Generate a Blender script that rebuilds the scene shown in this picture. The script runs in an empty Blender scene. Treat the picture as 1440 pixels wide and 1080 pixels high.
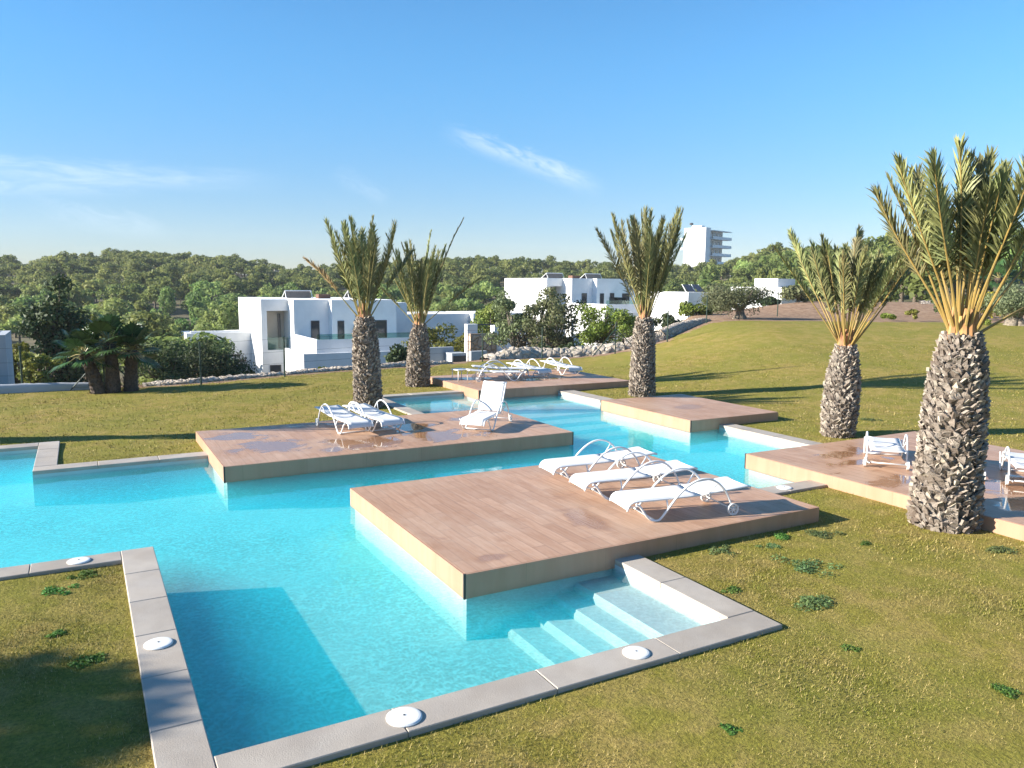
import bpy, bmesh, math, random
import numpy as np
from mathutils import Vector, Matrix
random.seed(7)
RNG = np.random.default_rng(11)
R = math.radians
S = bpy.context.scene
COL = S.collection

# ------------------------------------------------------------------ frame of the place
# world x runs along the long edges of the decks, y away from the camera, z up; water level is z = 0
YAW, PITCH, ROLL, FPX, CZ = 0.50766, 0.12744, 0.00924, 1091.7, 3.71
CY, SY = math.cos(YAW), math.sin(YAW)
def uv(X, Y):                       # metres right of / in front of the viewpoint -> world x, y
    return (X * CY + Y * SY, -X * SY + Y * CY)
def XY(u, v):
    return (u * CY - v * SY, u * SY + v * CY)
def _m(a, b, c):
    u, v = uv(a, b); return Vector((u, v, c))
_cp, _sp, _cr, _sr = math.cos(PITCH), math.sin(PITCH), math.cos(ROLL), math.sin(ROLL)
FWD = _m(0, _cp, -_sp)
RIGHT = _m(_cr, _sr * _sp, _sr * _cp)
UP = _m(-_sr, _cr * _sp, _cr * _cp)
def ray(px, py):
    return FWD + RIGHT * ((px - 720) / FPX) - UP * ((py - 540) / FPX)
def sight(px, py, Y):               # survey point: seen at (px, py) at Y metres in front
    d = ray(px, py); f = d.x * SY + d.y * CY
    return d * (Y / f) + Vector((0, 0, CZ))

cam = bpy.data.cameras.new('camera'); camo = bpy.data.objects.new('camera', cam); COL.objects.link(camo)
cam.sensor_width = 36; cam.lens = 36 * FPX / 1440; cam.clip_end = 4000; cam.clip_start = 0.05
M = Matrix((RIGHT, UP, -FWD)).transposed().to_4x4(); M.translation = (0, 0, CZ)
camo.matrix_world = M
S.camera = camo
S.cycles.volume_bounces = 3

# ------------------------------------------------------------------ light
SUN_EL, SUN_AZ = 22.0, -19.0        # elevation, and the way the light travels in the x-y plane
sun_dir = Vector((-math.cos(R(SUN_AZ)) * math.cos(R(SUN_EL)), -math.sin(R(SUN_AZ)) * math.cos(R(SUN_EL)), math.sin(R(SUN_EL))))
sl = bpy.data.lights.new('sun', 'SUN'); slo = bpy.data.objects.new('sun', sl); COL.objects.link(slo)
sl.energy = 5.0; sl.angle = R(0.5); sl.color = (1.0, 0.93, 0.82)
slo.rotation_euler = sun_dir.to_track_quat('Z', 'Y').to_euler()
S.view_settings.view_transform = 'Standard'
try: S.view_settings.look = 'None'
except Exception: pass
S.view_settings.exposure = 1.45; S.view_settings.gamma = 1

# ------------------------------------------------------------------ node helpers
class NT:
    def __init__(s, tree): s.t = tree; s.n = tree.nodes; s.l = tree.links
    def new(s, typ, **kw):
        n = s.n.new(typ)
        for k, v in kw.items():
            if k.startswith('i_'):
                key = k[2:]
                key = int(key) if key.isdigit() else key.replace('_', ' ')
                s.put(n.inputs[key], v)
            else: setattr(n, k, v)
        return n
    def put(s, sock, v):
        if isinstance(v, bpy.types.NodeSocket): s.l.new(v, sock)
        elif isinstance(v, (tuple, list)) and len(v) == 3 and sock.type == 'RGBA': sock.default_value = (*v, 1)
        else: sock.default_value = v
    def math(s, op, a, b=0.0, c=None, clamp=False):
        n = s.n.new('ShaderNodeMath'); n.operation = op; n.use_clamp = clamp
        s.put(n.inputs[0], a); s.put(n.inputs[1], b)
        if c is not None: s.put(n.inputs[2], c)
        return n.outputs[0]
    def vmath(s, op, a, b=None, scale=None):
        n = s.n.new('ShaderNodeVectorMath'); n.operation = op
        s.put(n.inputs[0], a)
        if b is not None: s.put(n.inputs[1], b)
        if scale is not None: s.put(n.inputs['Scale'], scale)
        return n.outputs['Value'] if op in ('DOT_PRODUCT', 'LENGTH', 'DISTANCE') else n.outputs[0]
    def mix(s, f, a, b, blend='MIX'):
        n = s.n.new('ShaderNodeMix'); n.data_type = 'RGBA'; n.blend_type = blend
        s.put(n.inputs[0], f); s.put(n.inputs[6], a); s.put(n.inputs[7], b)
        return n.outputs[2]
    def mixf(s, f, a, b):
        n = s.n.new('ShaderNodeMix'); n.data_type = 'FLOAT'
        s.put(n.inputs[0], f); s.put(n.inputs[2], a); s.put(n.inputs[3], b)
        return n.outputs[0]
    def noise(s, vec, scale, detail=3, rough=0.55, dist=0.0):
        n = s.n.new('ShaderNodeTexNoise')
        if vec is not None: s.l.new(vec, n.inputs['Vector'])
        n.inputs['Scale'].default_value = scale; n.inputs['Detail'].default_value = detail
        n.inputs['Roughness'].default_value = rough; n.inputs['Distortion'].default_value = dist
        return n.outputs['Fac']
    def ramp(s, f, lo, hi):          # smooth 0..1 between lo and hi
        n = s.n.new('ShaderNodeMapRange'); n.interpolation_type = 'SMOOTHSTEP'
        s.put(n.inputs[0], f); s.put(n.inputs[1], lo); s.put(n.inputs[2], hi)
        return n.outputs[0]
    def scaled(s, vec, k):
        n = s.n.new('ShaderNodeMapping'); s.l.new(vec, n.inputs[0]); n.inputs['Scale'].default_value = k
        return n.outputs[0]

def new_mat(name):
    m = bpy.data.materials.new(name); m.use_nodes = True
    t = NT(m.node_tree); b = t.n['Principled BSDF']
    return m, t, b
def pos(t): return t.new('ShaderNodeNewGeometry').outputs['Position']

def plain(name, c1, c2=None, scale=6.0, rough=0.6, bump=0.0, bscale=40.0, metal=0.0, spec=None, obj=False, island=0.0, stretch=None, detail=4):
    """two-tone noise material; bump in metres; island = extra brightness variation per loose piece"""
    m, t, b = new_mat(name)
    p = t.new('ShaderNodeTexCoord').outputs['Object'] if obj else pos(t)
    q = t.scaled(p, stretch) if stretch else p
    c = None
    if c2 is not None:
        c = t.mix(t.ramp(t.noise(q, scale, detail), 0.3, 0.7), c1, c2)
    if island:
        r = t.new('ShaderNodeNewGeometry').outputs['Random Per Island']
        v = t.math('ADD', t.math('MULTIPLY', r, island * 2), 1 - island)
        h = t.new('ShaderNodeHueSaturation'); t.put(h.inputs['Color'], c if c is not None else c1); t.put(h.inputs['Value'], v)
        t.put(h.inputs['Hue'], t.math('ADD', t.math('MULTIPLY', r, 0.04), 0.48))
        c = h.outputs[0]
    t.put(b.inputs['Base Color'], c if c is not None else c1)
    b.inputs['Roughness'].default_value = rough; b.inputs['Metallic'].default_value = metal
    if spec is not None: b.inputs['Specular IOR Level'].default_value = spec
    if bump:
        bn = t.new('ShaderNodeBump'); bn.inputs['Distance'].default_value = bump
        t.put(bn.inputs['Height'], t.noise(q, bscale, 4)); t.put(b.inputs['Normal'], bn.outputs[0])
    return m

def leafy(name, c1, c2, scale=0.5, island=0.35, trans=0.25, rough=0.6):
    m, t, b = new_mat(name)
    g = t.new('ShaderNodeNewGeometry')
    c = t.mix(t.ramp(t.noise(g.outputs['Position'], scale, 3), 0.35, 0.65), c1, c2)
    oi = t.new('ShaderNodeObjectInfo').outputs['Random']
    h = t.new('ShaderNodeHueSaturation'); t.put(h.inputs['Color'], c)
    v = t.math('ADD', t.math('MULTIPLY', g.outputs['Random Per Island'], island * 2), 1 - island)
    v = t.math('MULTIPLY', v, t.math('ADD', t.math('MULTIPLY', oi, 0.5), 0.75))
    t.put(h.inputs['Value'], v); t.put(h.inputs['Hue'], t.math('ADD', t.math('MULTIPLY', oi, 0.05), 0.475))
    t.put(b.inputs['Base Color'], h.outputs[0]); b.inputs['Roughness'].default_value = rough
    b.inputs['Specular IOR Level'].default_value = 0.25
    tr = t.new('ShaderNodeBsdfTranslucent'); t.put(tr.inputs[0], h.outputs[0])
    mx = t.new('ShaderNodeMixShader'); mx.inputs[0].default_value = trans
    t.l.new(b.outputs[0], mx.inputs[1]); t.l.new(tr.outputs[0], mx.inputs[2])
    t.l.new(mx.outputs[0], t.n['Material Output'].inputs[0])
    return m

# ------------------------------------------------------------------ materials
MAT = {}
def lawn_mat():
    m, t, b = new_mat('lawn_turf')
    p = pos(t)
    big = t.ramp(t.noise(p, 0.35, 4), 0.35, 0.65)
    mid = t.ramp(t.noise(p, 2.2, 5, 0.6), 0.38, 0.64)
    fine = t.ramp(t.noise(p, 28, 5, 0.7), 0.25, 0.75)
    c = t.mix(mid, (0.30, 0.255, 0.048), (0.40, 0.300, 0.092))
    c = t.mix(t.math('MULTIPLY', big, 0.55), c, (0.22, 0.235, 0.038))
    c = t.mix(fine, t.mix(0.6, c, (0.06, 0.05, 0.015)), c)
    soil = t.new('ShaderNodeAttribute', attribute_name='soil').outputs['Fac']
    sc = t.mix(t.ramp(t.noise(p, 3.0, 6, 0.7), 0.3, 0.7), (0.20, 0.12, 0.075), (0.36, 0.25, 0.17))
    t.put(b.inputs['Base Color'], t.mix(t.ramp(t.math('ADD', soil, t.math('MULTIPLY', t.math('SUBTRACT', mid, 0.5), 0.5)), 0.4, 0.6), c, sc))
    b.inputs['Roughness'].default_value = 0.95; b.inputs['Specular IOR Level'].default_value = 0.1
    bn = t.new('ShaderNodeBump'); bn.inputs['Distance'].default_value = 0.05; bn.inputs['Strength'].default_value = 0.8
    t.put(bn.inputs['Height'], t.math('ADD', t.noise(p, 30, 5, 0.7), t.math('MULTIPLY', t.noise(p, 4, 4), 0.8)))
    t.put(b.inputs['Normal'], bn.outputs[0])
    return m
MAT['lawn'] = lawn_mat()

def blade_mat():
    m, t, b = new_mat('grass_blade')
    g = t.new('ShaderNodeNewGeometry'); p = g.outputs['Position']
    big = t.ramp(t.noise(p, 0.4, 4), 0.35, 0.65); mid = t.ramp(t.noise(p, 2.2, 5, 0.6), 0.36, 0.62)
    c = t.mix(mid, (0.205, 0.185, 0.030), (0.30, 0.225, 0.068))
    c = t.mix(t.math('MULTIPLY', big, 0.55), c, (0.13, 0.165, 0.026))
    r = g.outputs['Random Per Island']
    c = t.mix(t.ramp(r, 0.80, 0.88), c, (0.34, 0.265, 0.11))
    h = t.new('ShaderNodeHueSaturation'); t.put(h.inputs['Color'], c); t.put(h.inputs['Value'], t.math('ADD', 0.55, t.math('MULTIPLY', r, 0.8)))
    t.put(b.inputs['Base Color'], h.outputs[0]); b.inputs['Roughness'].default_value = 0.7; b.inputs['Specular IOR Level'].default_value = 0.2
    return m
MAT['blade'] = blade_mat()
MAT['weed'] = leafy('weed_leaf', (0.085, 0.185, 0.035), (0.12, 0.23, 0.045), 3, 0.3, 0.3)
MAT['weed_blue'] = leafy('weed_leaf_bluish', (0.11, 0.17, 0.065), (0.145, 0.19, 0.065), 3, 0.3, 0.3)

MAT['soil'] = plain('hillside_soil', (0.07, 0.075, 0.03), (0.13, 0.10, 0.055), 0.15, 0.95)
MAT['stone_edge'] = None
def coping_mat():
    m, t, b = new_mat('pale_stone_edging')
    p = pos(t); r = t.new('ShaderNodeNewGeometry').outputs['Random Per Island']
    c = t.mix(t.ramp(t.noise(p, 1.6, 5, 0.6), 0.3, 0.72), (0.315, 0.27, 0.222), (0.395, 0.35, 0.297))
    c = t.mix(t.math('MULTIPLY', t.ramp(t.noise(p, 60, 3), 0.55, 0.75), 0.25), c, (0.22, 0.19, 0.16))
    h = t.new('ShaderNodeHueSaturation'); t.put(h.inputs['Color'], c); t.put(h.inputs['Value'], t.math('ADD', 0.92, t.math('MULTIPLY', r, 0.16)))
    t.put(b.inputs['Base Color'], h.outputs[0])
    t.put(b.inputs['Roughness'], t.mixf(t.ramp(t.noise(p, 2.5, 4), 0.3, 0.7), 0.5, 0.8))
    bn = t.new('ShaderNodeBump'); bn.inputs['Distance'].default_value = 0.003
    t.put(bn.inputs['Height'], t.noise(p, 90, 4)); t.put(b.inputs['Normal'], bn.outputs[0])
    return m
MAT['coping'] = coping_mat()
MAT['basin_dimmed'] = plain('pool_plaster_dimmed', (0.36, 0.46, 0.47), (0.42, 0.51, 0.52), 2.5, 0.5)  # upright pool faces coloured darker to stand in for weaker sunlight under water
MAT['basin'] = plain('pool_plaster', (0.43, 0.44, 0.43), (0.48, 0.49, 0.475), 1.5, 0.7)

def deck_mat(name, wet=(), gloss=1.0):
    m, t, b = new_mat(name)
    p = pos(t)
    sx = t.new('ShaderNodeSeparateXYZ'); t.l.new(p, sx.inputs[0])
    cb = t.new('ShaderNodeCombineXYZ'); t.l.new(sx.outputs[1], cb.inputs[0]); t.l.new(sx.outputs[0], cb.inputs[1])
    br = t.new('ShaderNodeTexBrick'); t.l.new(cb.outputs[0], br.inputs['Vector'])
    br.offset = 0.37; br.offset_frequency = 2
    for k, v in (('Scale', 1.0), ('Mortar Size', 0.0035), ('Mortar Smooth', 0.1), ('Bias', 0.0), ('Brick Width', 1.2), ('Row Height', 0.2)): br.inputs[k].default_value = v
    br.inputs['Color1'].default_value = (0.40, 0.235, 0.145, 1); br.inputs['Color2'].default_value = (0.50, 0.31, 0.20, 1); br.inputs['Mortar'].default_value = (0.17, 0.10, 0.065, 1)
    st = t.scaled(p, (14.0, 1.2, 1.0))
    grain = t.ramp(t.noise(st, 1.6, 6, 0.65, 0.6), 0.3, 0.7)
    c = t.mix(t.math('MULTIPLY', grain, 0.5), br.outputs['Color'], (0.29, 0.155, 0.092), )
    blot = t.ramp(t.noise(p, 0.8, 5, 0.65), 0.4, 0.66)
    c = t.mix(t.math('MULTIPLY', blot, 0.38), c, (0.47, 0.34, 0.25))          # dried limescale film
    # puddles: given places with ragged edges
    edge = t.math('MULTIPLY', t.math('SUBTRACT', t.noise(p, 1.7, 5, 0.6, 0.4), 0.5), 2.2)
    wetv = 0.0
    for (x, y, rx, ry) in wet:
        d = t.vmath('MULTIPLY', t.vmath('SUBTRACT', p, (x, y, 0.31)), (1 / rx, 1 / ry, 0.0))
        wetv = t.math('MAXIMUM', t.math('SUBTRACT', 1.0, t.vmath('LENGTH', d)), wetv)
    wetm = t.ramp(t.math('ADD', wetv, edge), 0.22, 0.55)
    wetm = t.math('MULTIPLY', wetm, gloss)
    if not wet: wetm = t.math('MULTIPLY', wetm, 0.0)
    halo = t.ramp(t.math('ADD', wetv, edge), 0.05, 0.5)
    c = t.mix(t.math('MULTIPLY', halo if wet else 0.0, 0.42), c, (0.30, 0.14, 0.06))
    c = t.mix(t.math('MULTIPLY', wetm, 0.55), c, (0.20, 0.085, 0.03))
    t.put(b.inputs['Base Color'], c)
    t.put(b.inputs['Roughness'], t.mixf(wetm, t.mixf(grain, 0.42, 0.55), 0.06))
    t.put(b.inputs['Specular IOR Level'], t.mixf(wetm, 0.4, 0.75))
    hgt = t.math('ADD', t.math('MULTIPLY', br.outputs['Fac'], -1.0), t.math('MULTIPLY', grain, 0.15))
    bn = t.new('ShaderNodeBump'); bn.inputs['Distance'].default_value = 0.002
    t.put(bn.inputs['Strength'], t.mixf(wetm, 0.7, 0.03)); t.put(bn.inputs['Height'], hgt); t.put(b.inputs['Normal'], bn.outputs[0])
    return m
def fascia_mat():
    m, t, b = new_mat('deck_fascia_board')
    p = pos(t)
    sx = t.new('ShaderNodeSeparateXYZ'); t.l.new(p, sx.inputs[0])
    s2 = t.math('ADD', sx.outputs[0], sx.outputs[1])
    cb = t.new('ShaderNodeCombineXYZ'); t.l.new(s2, cb.inputs[0]); t.put(cb.inputs[1], 0.05)
    br = t.new('ShaderNodeTexBrick'); t.l.new(cb.outputs[0], br.inputs['Vector'])
    for k, v in (('Scale', 1.0), ('Mortar Size', 0.003), ('Brick Width', 1.2), ('Row Height', 4.0), ('Bias', 0.0)): br.inputs[k].default_value = v
    br.inputs['Color1'].default_value = (0.36, 0.195, 0.120, 1); br.inputs['Color2'].default_value = (0.43, 0.240, 0.152, 1); br.inputs['Mortar'].default_value = (0.2, 0.12, 0.07, 1)
    g = t.ramp(t.noise(t.scaled(cb.outputs[0], (1, 1, 1)), 9.0, 5, 0.6), 0.3, 0.7)
    zs = t.scaled(p, (5.0, 5.0, 0.9))
    g2 = t.ramp(t.noise(zs, 1.0, 5, 0.6, 0.5), 0.35, 0.65)
    c = t.mix(t.math('MULTIPLY', g, 0.5), br.outputs['Color'], (0.33, 0.20, 0.115))
    c = t.mix(t.math('MULTIPLY', g2, 0.35), c, (0.46, 0.285, 0.19))
    low = t.ramp(sx.outputs[2], 0.10, -0.01)                                   # tide stain along the waterline
    c = t.mix(t.math('MULTIPLY', low, 0.25), c, (0.24, 0.15, 0.085))
    t.put(b.inputs['Base Color'], c); b.inputs['Roughness'].default_value = 0.5
    return m
MAT['fascia'] = fascia_mat()
MAT['trim'] = plain('dark_corner_trim', (0.025, 0.022, 0.02), rough=0.45)
MAT['alu'] = plain('white_coated_metal', (0.78, 0.78, 0.77), (0.72, 0.72, 0.71), 9, 0.38)
MAT['sling'] = None
def sling_mat():
    m, t, b = new_mat('white_mesh_sling')
    p = t.new('ShaderNodeTexCoord').outputs['Object']
    w = t.new('ShaderNodeTexWave', wave_type='BANDS', bands_direction='X'); t.l.new(p, w.inputs[0]); w.inputs['Scale'].default_value = 70
    c = t.mix(w.outputs['Fac'], (0.74, 0.74, 0.735), (0.80, 0.80, 0.80))
    t.put(b.inputs['Base Color'], c); b.inputs['Roughness'].default_value = 0.65
    tr = t.new('ShaderNodeBsdfTranslucent'); tr.inputs[0].default_value = (0.75, 0.75, 0.74, 1)
    mx = t.new('ShaderNodeMixShader'); mx.inputs[0].default_value = 0.22
    t.l.new(b.outputs[0], mx.inputs[1]); t.l.new(tr.outputs[0], mx.inputs[2]); t.l.new(mx.outputs[0], t.n['Material Output'].inputs[0])
    return m
MAT['sling'] = sling_mat()
MAT['plastic'] = plain('white_plastic', (0.74, 0.74, 0.72), (0.66, 0.66, 0.63), 5, 0.4)
MAT['wall'] = plain('white_render', (0.78, 0.78, 0.775), (0.70, 0.70, 0.695), 0.6, 0.85, 0.004, 30)
MAT['beige'] = plain('beige_render', (0.48, 0.43, 0.36), (0.44, 0.39, 0.33), 1.0, 0.85)
MAT['greywall'] = plain('grey_render', (0.42, 0.44, 0.46), (0.36, 0.38, 0.40), 0.8, 0.85)
MAT['window'] = plain('dark_glazing', (0.03, 0.035, 0.045), rough=0.08, spec=0.6)
MAT['frame'] = plain('dark_metal_frame', (0.04, 0.04, 0.045), rough=0.5)
MAT['brick'] = plain('brown_cladding', (0.16, 0.075, 0.045), (0.11, 0.055, 0.035), 5, 0.8)
MAT['panel'] = plain('solar_panel', (0.05, 0.05, 0.06), rough=0.2)
MAT['panelback'] = plain('solar_panel_back', (0.24, 0.17, 0.12), (0.3, 0.22, 0.16), 2, 0.6)
MAT['pergola'] = plain('brown_beam', (0.15, 0.09, 0.06), (0.2, 0.13, 0.09), 3, 0.7)
MAT['fence'] = plain('green_fence_post', (0.010, 0.035, 0.022), rough=0.45)
MAT['bark'] = plain('tree_bark', (0.09, 0.065, 0.045), (0.16, 0.125, 0.09), 12, 0.9, 0.02, 25)
MAT['olivebark'] = plain('olive_bark', (0.11, 0.09, 0.07), (0.25, 0.21, 0.16), 9, 0.9, 0.03, 14)
def glass_rail():
    m, t, b = new_mat('green_glass')
    tr = t.new('ShaderNodeBsdfTransparent'); tr.inputs[0].default_value = (0.62, 0.80, 0.76, 1)
    gl = t.new('ShaderNodeBsdfGlossy'); gl.inputs['Roughness'].default_value = 0.02
    fr = t.new('ShaderNodeFresnel'); fr.inputs[0].default_value = 1.5
    mx = t.new('ShaderNodeMixShader'); t.l.new(fr.outputs[0], mx.inputs[0]); t.l.new(tr.outputs[0], mx.inputs[1]); t.l.new(gl.outputs[0], mx.inputs[2])
    t.l.new(mx.outputs[0], t.n['Material Output'].inputs[0]); return m
MAT['glass'] = glass_rail()
def rubble_mat(name, c1, c2, c3, scale):
    m, t, b = new_mat(name)
    p = pos(t); q = t.vmath('ADD', p, t.vmath('SCALE', t.new('ShaderNodeTexNoise', i_Scale=3.0, i_Vector=p).outputs['Color'], scale=0.25))
    v = t.new('ShaderNodeTexVoronoi', i_Vector=q, i_Scale=scale); e = t.new('ShaderNodeTexVoronoi', feature='DISTANCE_TO_EDGE', i_Vector=q, i_Scale=scale)
    sx = t.new('ShaderNodeSeparateColor'); t.l.new(v.outputs['Color'], sx.inputs[0])
    c = t.mix(sx.outputs[0], c1, c2); c = t.mix(t.ramp(e.outputs['Distance'], 0.0, 0.09), c3, c)
    t.put(b.inputs['Base Color'], c); b.inputs['Roughness'].default_value = 0.9
    bn = t.new('ShaderNodeBump'); bn.inputs['Distance'].default_value = 0.06; t.put(bn.inputs['Height'], t.ramp(e.outputs['Distance'], 0, 0.2)); t.put(b.inputs['Normal'], bn.outputs[0])
    return m
MAT['rubble'] = rubble_mat('pale_rubble', (0.44, 0.375, 0.30), (0.53, 0.46, 0.385), (0.30, 0.24, 0.18), 5.5)
MAT['boulder'] = rubble_mat('pale_boulder_stone', (0.36, 0.31, 0.25), (0.45, 0.39, 0.32), (0.28, 0.24, 0.18), 2.2)
MAT['cladding'] = rubble_mat('pinkish_stone_cladding', (0.45, 0.31, 0.22), (0.55, 0.42, 0.32), (0.24, 0.16, 0.11), 2.5)

def water_mat():
    m, t, b = new_mat('pool_water'); t.n.remove(b)
    p = pos(t); out = t.n['Material Output']
    # ripple caustics imitated in the sheet's transparency colour: lighter and darker wandering threads
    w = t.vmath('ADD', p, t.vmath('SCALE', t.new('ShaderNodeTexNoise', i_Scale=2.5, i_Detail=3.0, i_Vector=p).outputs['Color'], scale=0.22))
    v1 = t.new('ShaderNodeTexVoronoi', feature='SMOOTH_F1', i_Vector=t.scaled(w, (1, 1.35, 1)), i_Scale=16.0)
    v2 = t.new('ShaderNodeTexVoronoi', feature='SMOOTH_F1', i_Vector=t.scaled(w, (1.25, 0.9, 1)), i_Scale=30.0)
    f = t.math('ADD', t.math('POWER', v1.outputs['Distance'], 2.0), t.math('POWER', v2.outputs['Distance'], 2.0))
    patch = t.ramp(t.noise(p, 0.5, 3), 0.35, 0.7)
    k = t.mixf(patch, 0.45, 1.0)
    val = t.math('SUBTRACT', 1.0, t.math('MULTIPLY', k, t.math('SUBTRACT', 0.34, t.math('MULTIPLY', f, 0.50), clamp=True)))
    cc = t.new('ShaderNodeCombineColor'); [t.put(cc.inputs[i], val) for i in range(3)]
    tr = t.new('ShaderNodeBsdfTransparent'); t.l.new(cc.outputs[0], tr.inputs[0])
    gl = t.new('ShaderNodeBsdfGlossy'); gl.inputs['Roughness'].default_value = 0.02
    bn = t.new('ShaderNodeBump'); bn.inputs['Distance'].default_value = 0.004; bn.inputs['Strength'].default_value = 0.6
    t.put(bn.inputs['Height'], t.math('ADD', t.noise(p, 6, 3), t.math('MULTIPLY', t.noise(p, 1.5, 2), 2.0)))
    t.l.new(bn.outputs[0], gl.inputs['Normal'])
    ct = t.math('ABSOLUTE', t.vmath('DOT_PRODUCT', bn.outputs[0], t.new('ShaderNodeNewGeometry').outputs['Incoming']))
    refl = t.math('ADD', 0.02, t.math('MULTIPLY', t.math('POWER', t.math('SUBTRACT', 1.0, ct, clamp=True), 5.0), 0.98))
    mx = t.new('ShaderNodeMixShader'); t.l.new(refl, mx.inputs[0]); t.l.new(tr.outputs[0], mx.inputs[1]); t.l.new(gl.outputs[0], mx.inputs[2])
    t.l.new(mx.outputs[0], out.inputs[0])
    va = t.new('ShaderNodeVolumeAbsorption'); va.inputs[0].default_value = (0.50, 0.985, 1.0, 1); va.inputs[1].default_value = 0.95
    vs = t.new('ShaderNodeVolumeScatter'); vs.inputs[0].default_value = (0.04, 0.80, 1.0, 1); vs.inputs[1].default_value = 0.54
    ad = t.new('ShaderNodeAddShader'); t.l.new(va.outputs[0], ad.inputs[0]); t.l.new(vs.outputs[0], ad.inputs[1])
    t.l.new(ad.outputs[0], out.inputs['Volume'])
    return m
MAT['water'] = water_mat()

def trunk_mat():
    m, t, b = new_mat('palm_leaf_bases')
    g = t.new('ShaderNodeNewGeometry'); r = g.outputs['Random Per Island']
    p = t.new('ShaderNodeTexCoord').outputs['Object']
    c = t.mix(t.ramp(r, 0.1, 0.9), (0.155, 0.122, 0.097), (0.40, 0.345, 0.29))
    c = t.mix(t.ramp(r, 0.92, 0.97), c, (0.50, 0.43, 0.34))
    c = t.mix(t.math('MULTIPLY', t.ramp(t.noise(p, 9, 4), 0.4, 0.7), 0.6), c, (0.14, 0.105, 0.078))
    c = t.mix(t.math('MULTIPLY', t.ramp(t.noise(p, 1.3, 3), 0.55, 0.7), 0.35), c, (0.16, 0.10, 0.065))
    t.put(b.inputs['Base Color'], c); b.inputs['Roughness'].default_value = 0.9
    bn = t.new('ShaderNodeBump'); bn.inputs['Distance'].default_value = 0.015; t.put(bn.inputs['Height'], t.noise(t.scaled(p, (1, 1, 0.35)), 60, 4)); t.put(b.inputs['Normal'], bn.outputs[0])
    return m
MAT['boots'] = trunk_mat()
MAT['boot_cut'] = plain('pale_cut_leaf_base', (0.31, 0.255, 0.195), (0.41, 0.35, 0.28), 12, 0.9, obj=True, island=0.35)
MAT['boots_fresh'] = plain('fresh_leaf_base', (0.33, 0.16, 0.06), (0.42, 0.24, 0.10), 8, 0.8, obj=True, island=0.25)
MAT['petiole'] = plain('yellow_petiole', (0.33, 0.215, 0.055), (0.27, 0.195, 0.065), 3, 0.5, obj=True)
MAT['petiole_green'] = plain('olive_petiole', (0.24, 0.20, 0.06), (0.30, 0.24, 0.08), 3, 0.5, obj=True)
MAT['leaflet'] = leafy('palm_leaflet', (0.165, 0.178, 0.068), (0.255, 0.245, 0.10), 1.2, 0.35, 0.15, 0.45)
MAT['leaflet_dry'] = leafy('dry_palm_leaflet', (0.25, 0.15, 0.08), (0.30, 0.19, 0.11), 1.2, 0.35, 0.1, 0.7)
MAT['fan'] = leafy('fan_palm_leaf', (0.035, 0.075, 0.022), (0.06, 0.10, 0.035), 1.5, 0.35, 0.15, 0.35)
MAT['pine'] = leafy('pine_needles', (0.125, 0.185, 0.05), (0.285, 0.335, 0.10), 0.10, 0.22, 0.5)
MAT['pine_dark'] = leafy('dark_conifer', (0.03, 0.05, 0.018), (0.055, 0.075, 0.025), 0.4, 0.30, 0.12)
MAT['bright'] = leafy('bright_leaves', (0.13, 0.165, 0.026), (0.20, 0.21, 0.04), 0.6, 0.30, 0.3)
MAT['greyleaf'] = leafy('grey_green_leaves', (0.11, 0.13, 0.06), (0.17, 0.185, 0.085), 0.6, 0.35, 0.25)
MAT['bushleaf'] = leafy('dark_shrub_leaves', (0.04, 0.065, 0.025), (0.075, 0.10, 0.035), 0.8, 0.35, 0.2)
MAT['oliveleaf'] = leafy('olive_leaves', (0.145, 0.175, 0.085), (0.205, 0.235, 0.125), 1.0, 0.35, 0.3)
MAT['yellowleaf'] = leafy('yellow_flowered_leaves', (0.30, 0.24, 0.03), (0.10, 0.12, 0.025), 1.2, 0.35, 0.25)

# ------------------------------------------------------------------ world: Nishita sky with thin cirrus
w = bpy.data.worlds.new('World'); S.world = w; w.use_nodes = True
t = NT(w.node_tree); bg = t.n['Background']
sky = t.new('ShaderNodeTexSky', sky_type='NISHITA'); sky.sun_disc = False
sky.sun_elevation = R(SUN_EL); sky.sun_rotation = math.atan2(sun_dir.x, sun_dir.y)
sky.air_density = 1.0; sky.dust_density = 0.1; sky.ozone_density = 2.5; sky.altitude = 50
hs = t.new('ShaderNodeHueSaturation'); t.l.new(sky.outputs[0], hs.inputs['Color']); hs.inputs['Saturation'].default_value = 1.1
d = t.vmath('NORMALIZE', t.new('ShaderNodeTexCoord').outputs['Generated'])
dz = t.new('ShaderNodeSeparateXYZ'); t.l.new(d, dz.inputs[0])
low = t.ramp(dz.outputs[2], 0.30, 0.0)
skyc = t.mix(low, (0.66, 1.10, 1.28), (0.62, 0.66, 0.84))
skyc = t.mix(1.0, hs.outputs[0], skyc, 'MULTIPLY')
toward = t.ramp(t.vmath('DOT_PRODUCT', d, tuple(Vector((sun_dir.x, sun_dir.y, 0)).normalized())), -0.2, 0.9)
skyc = t.mix(t.math('MULTIPLY', toward, 0.7), skyc, t.mix(1.0, skyc, (0.66, 0.74, 0.82), 'MULTIPLY'))
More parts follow.
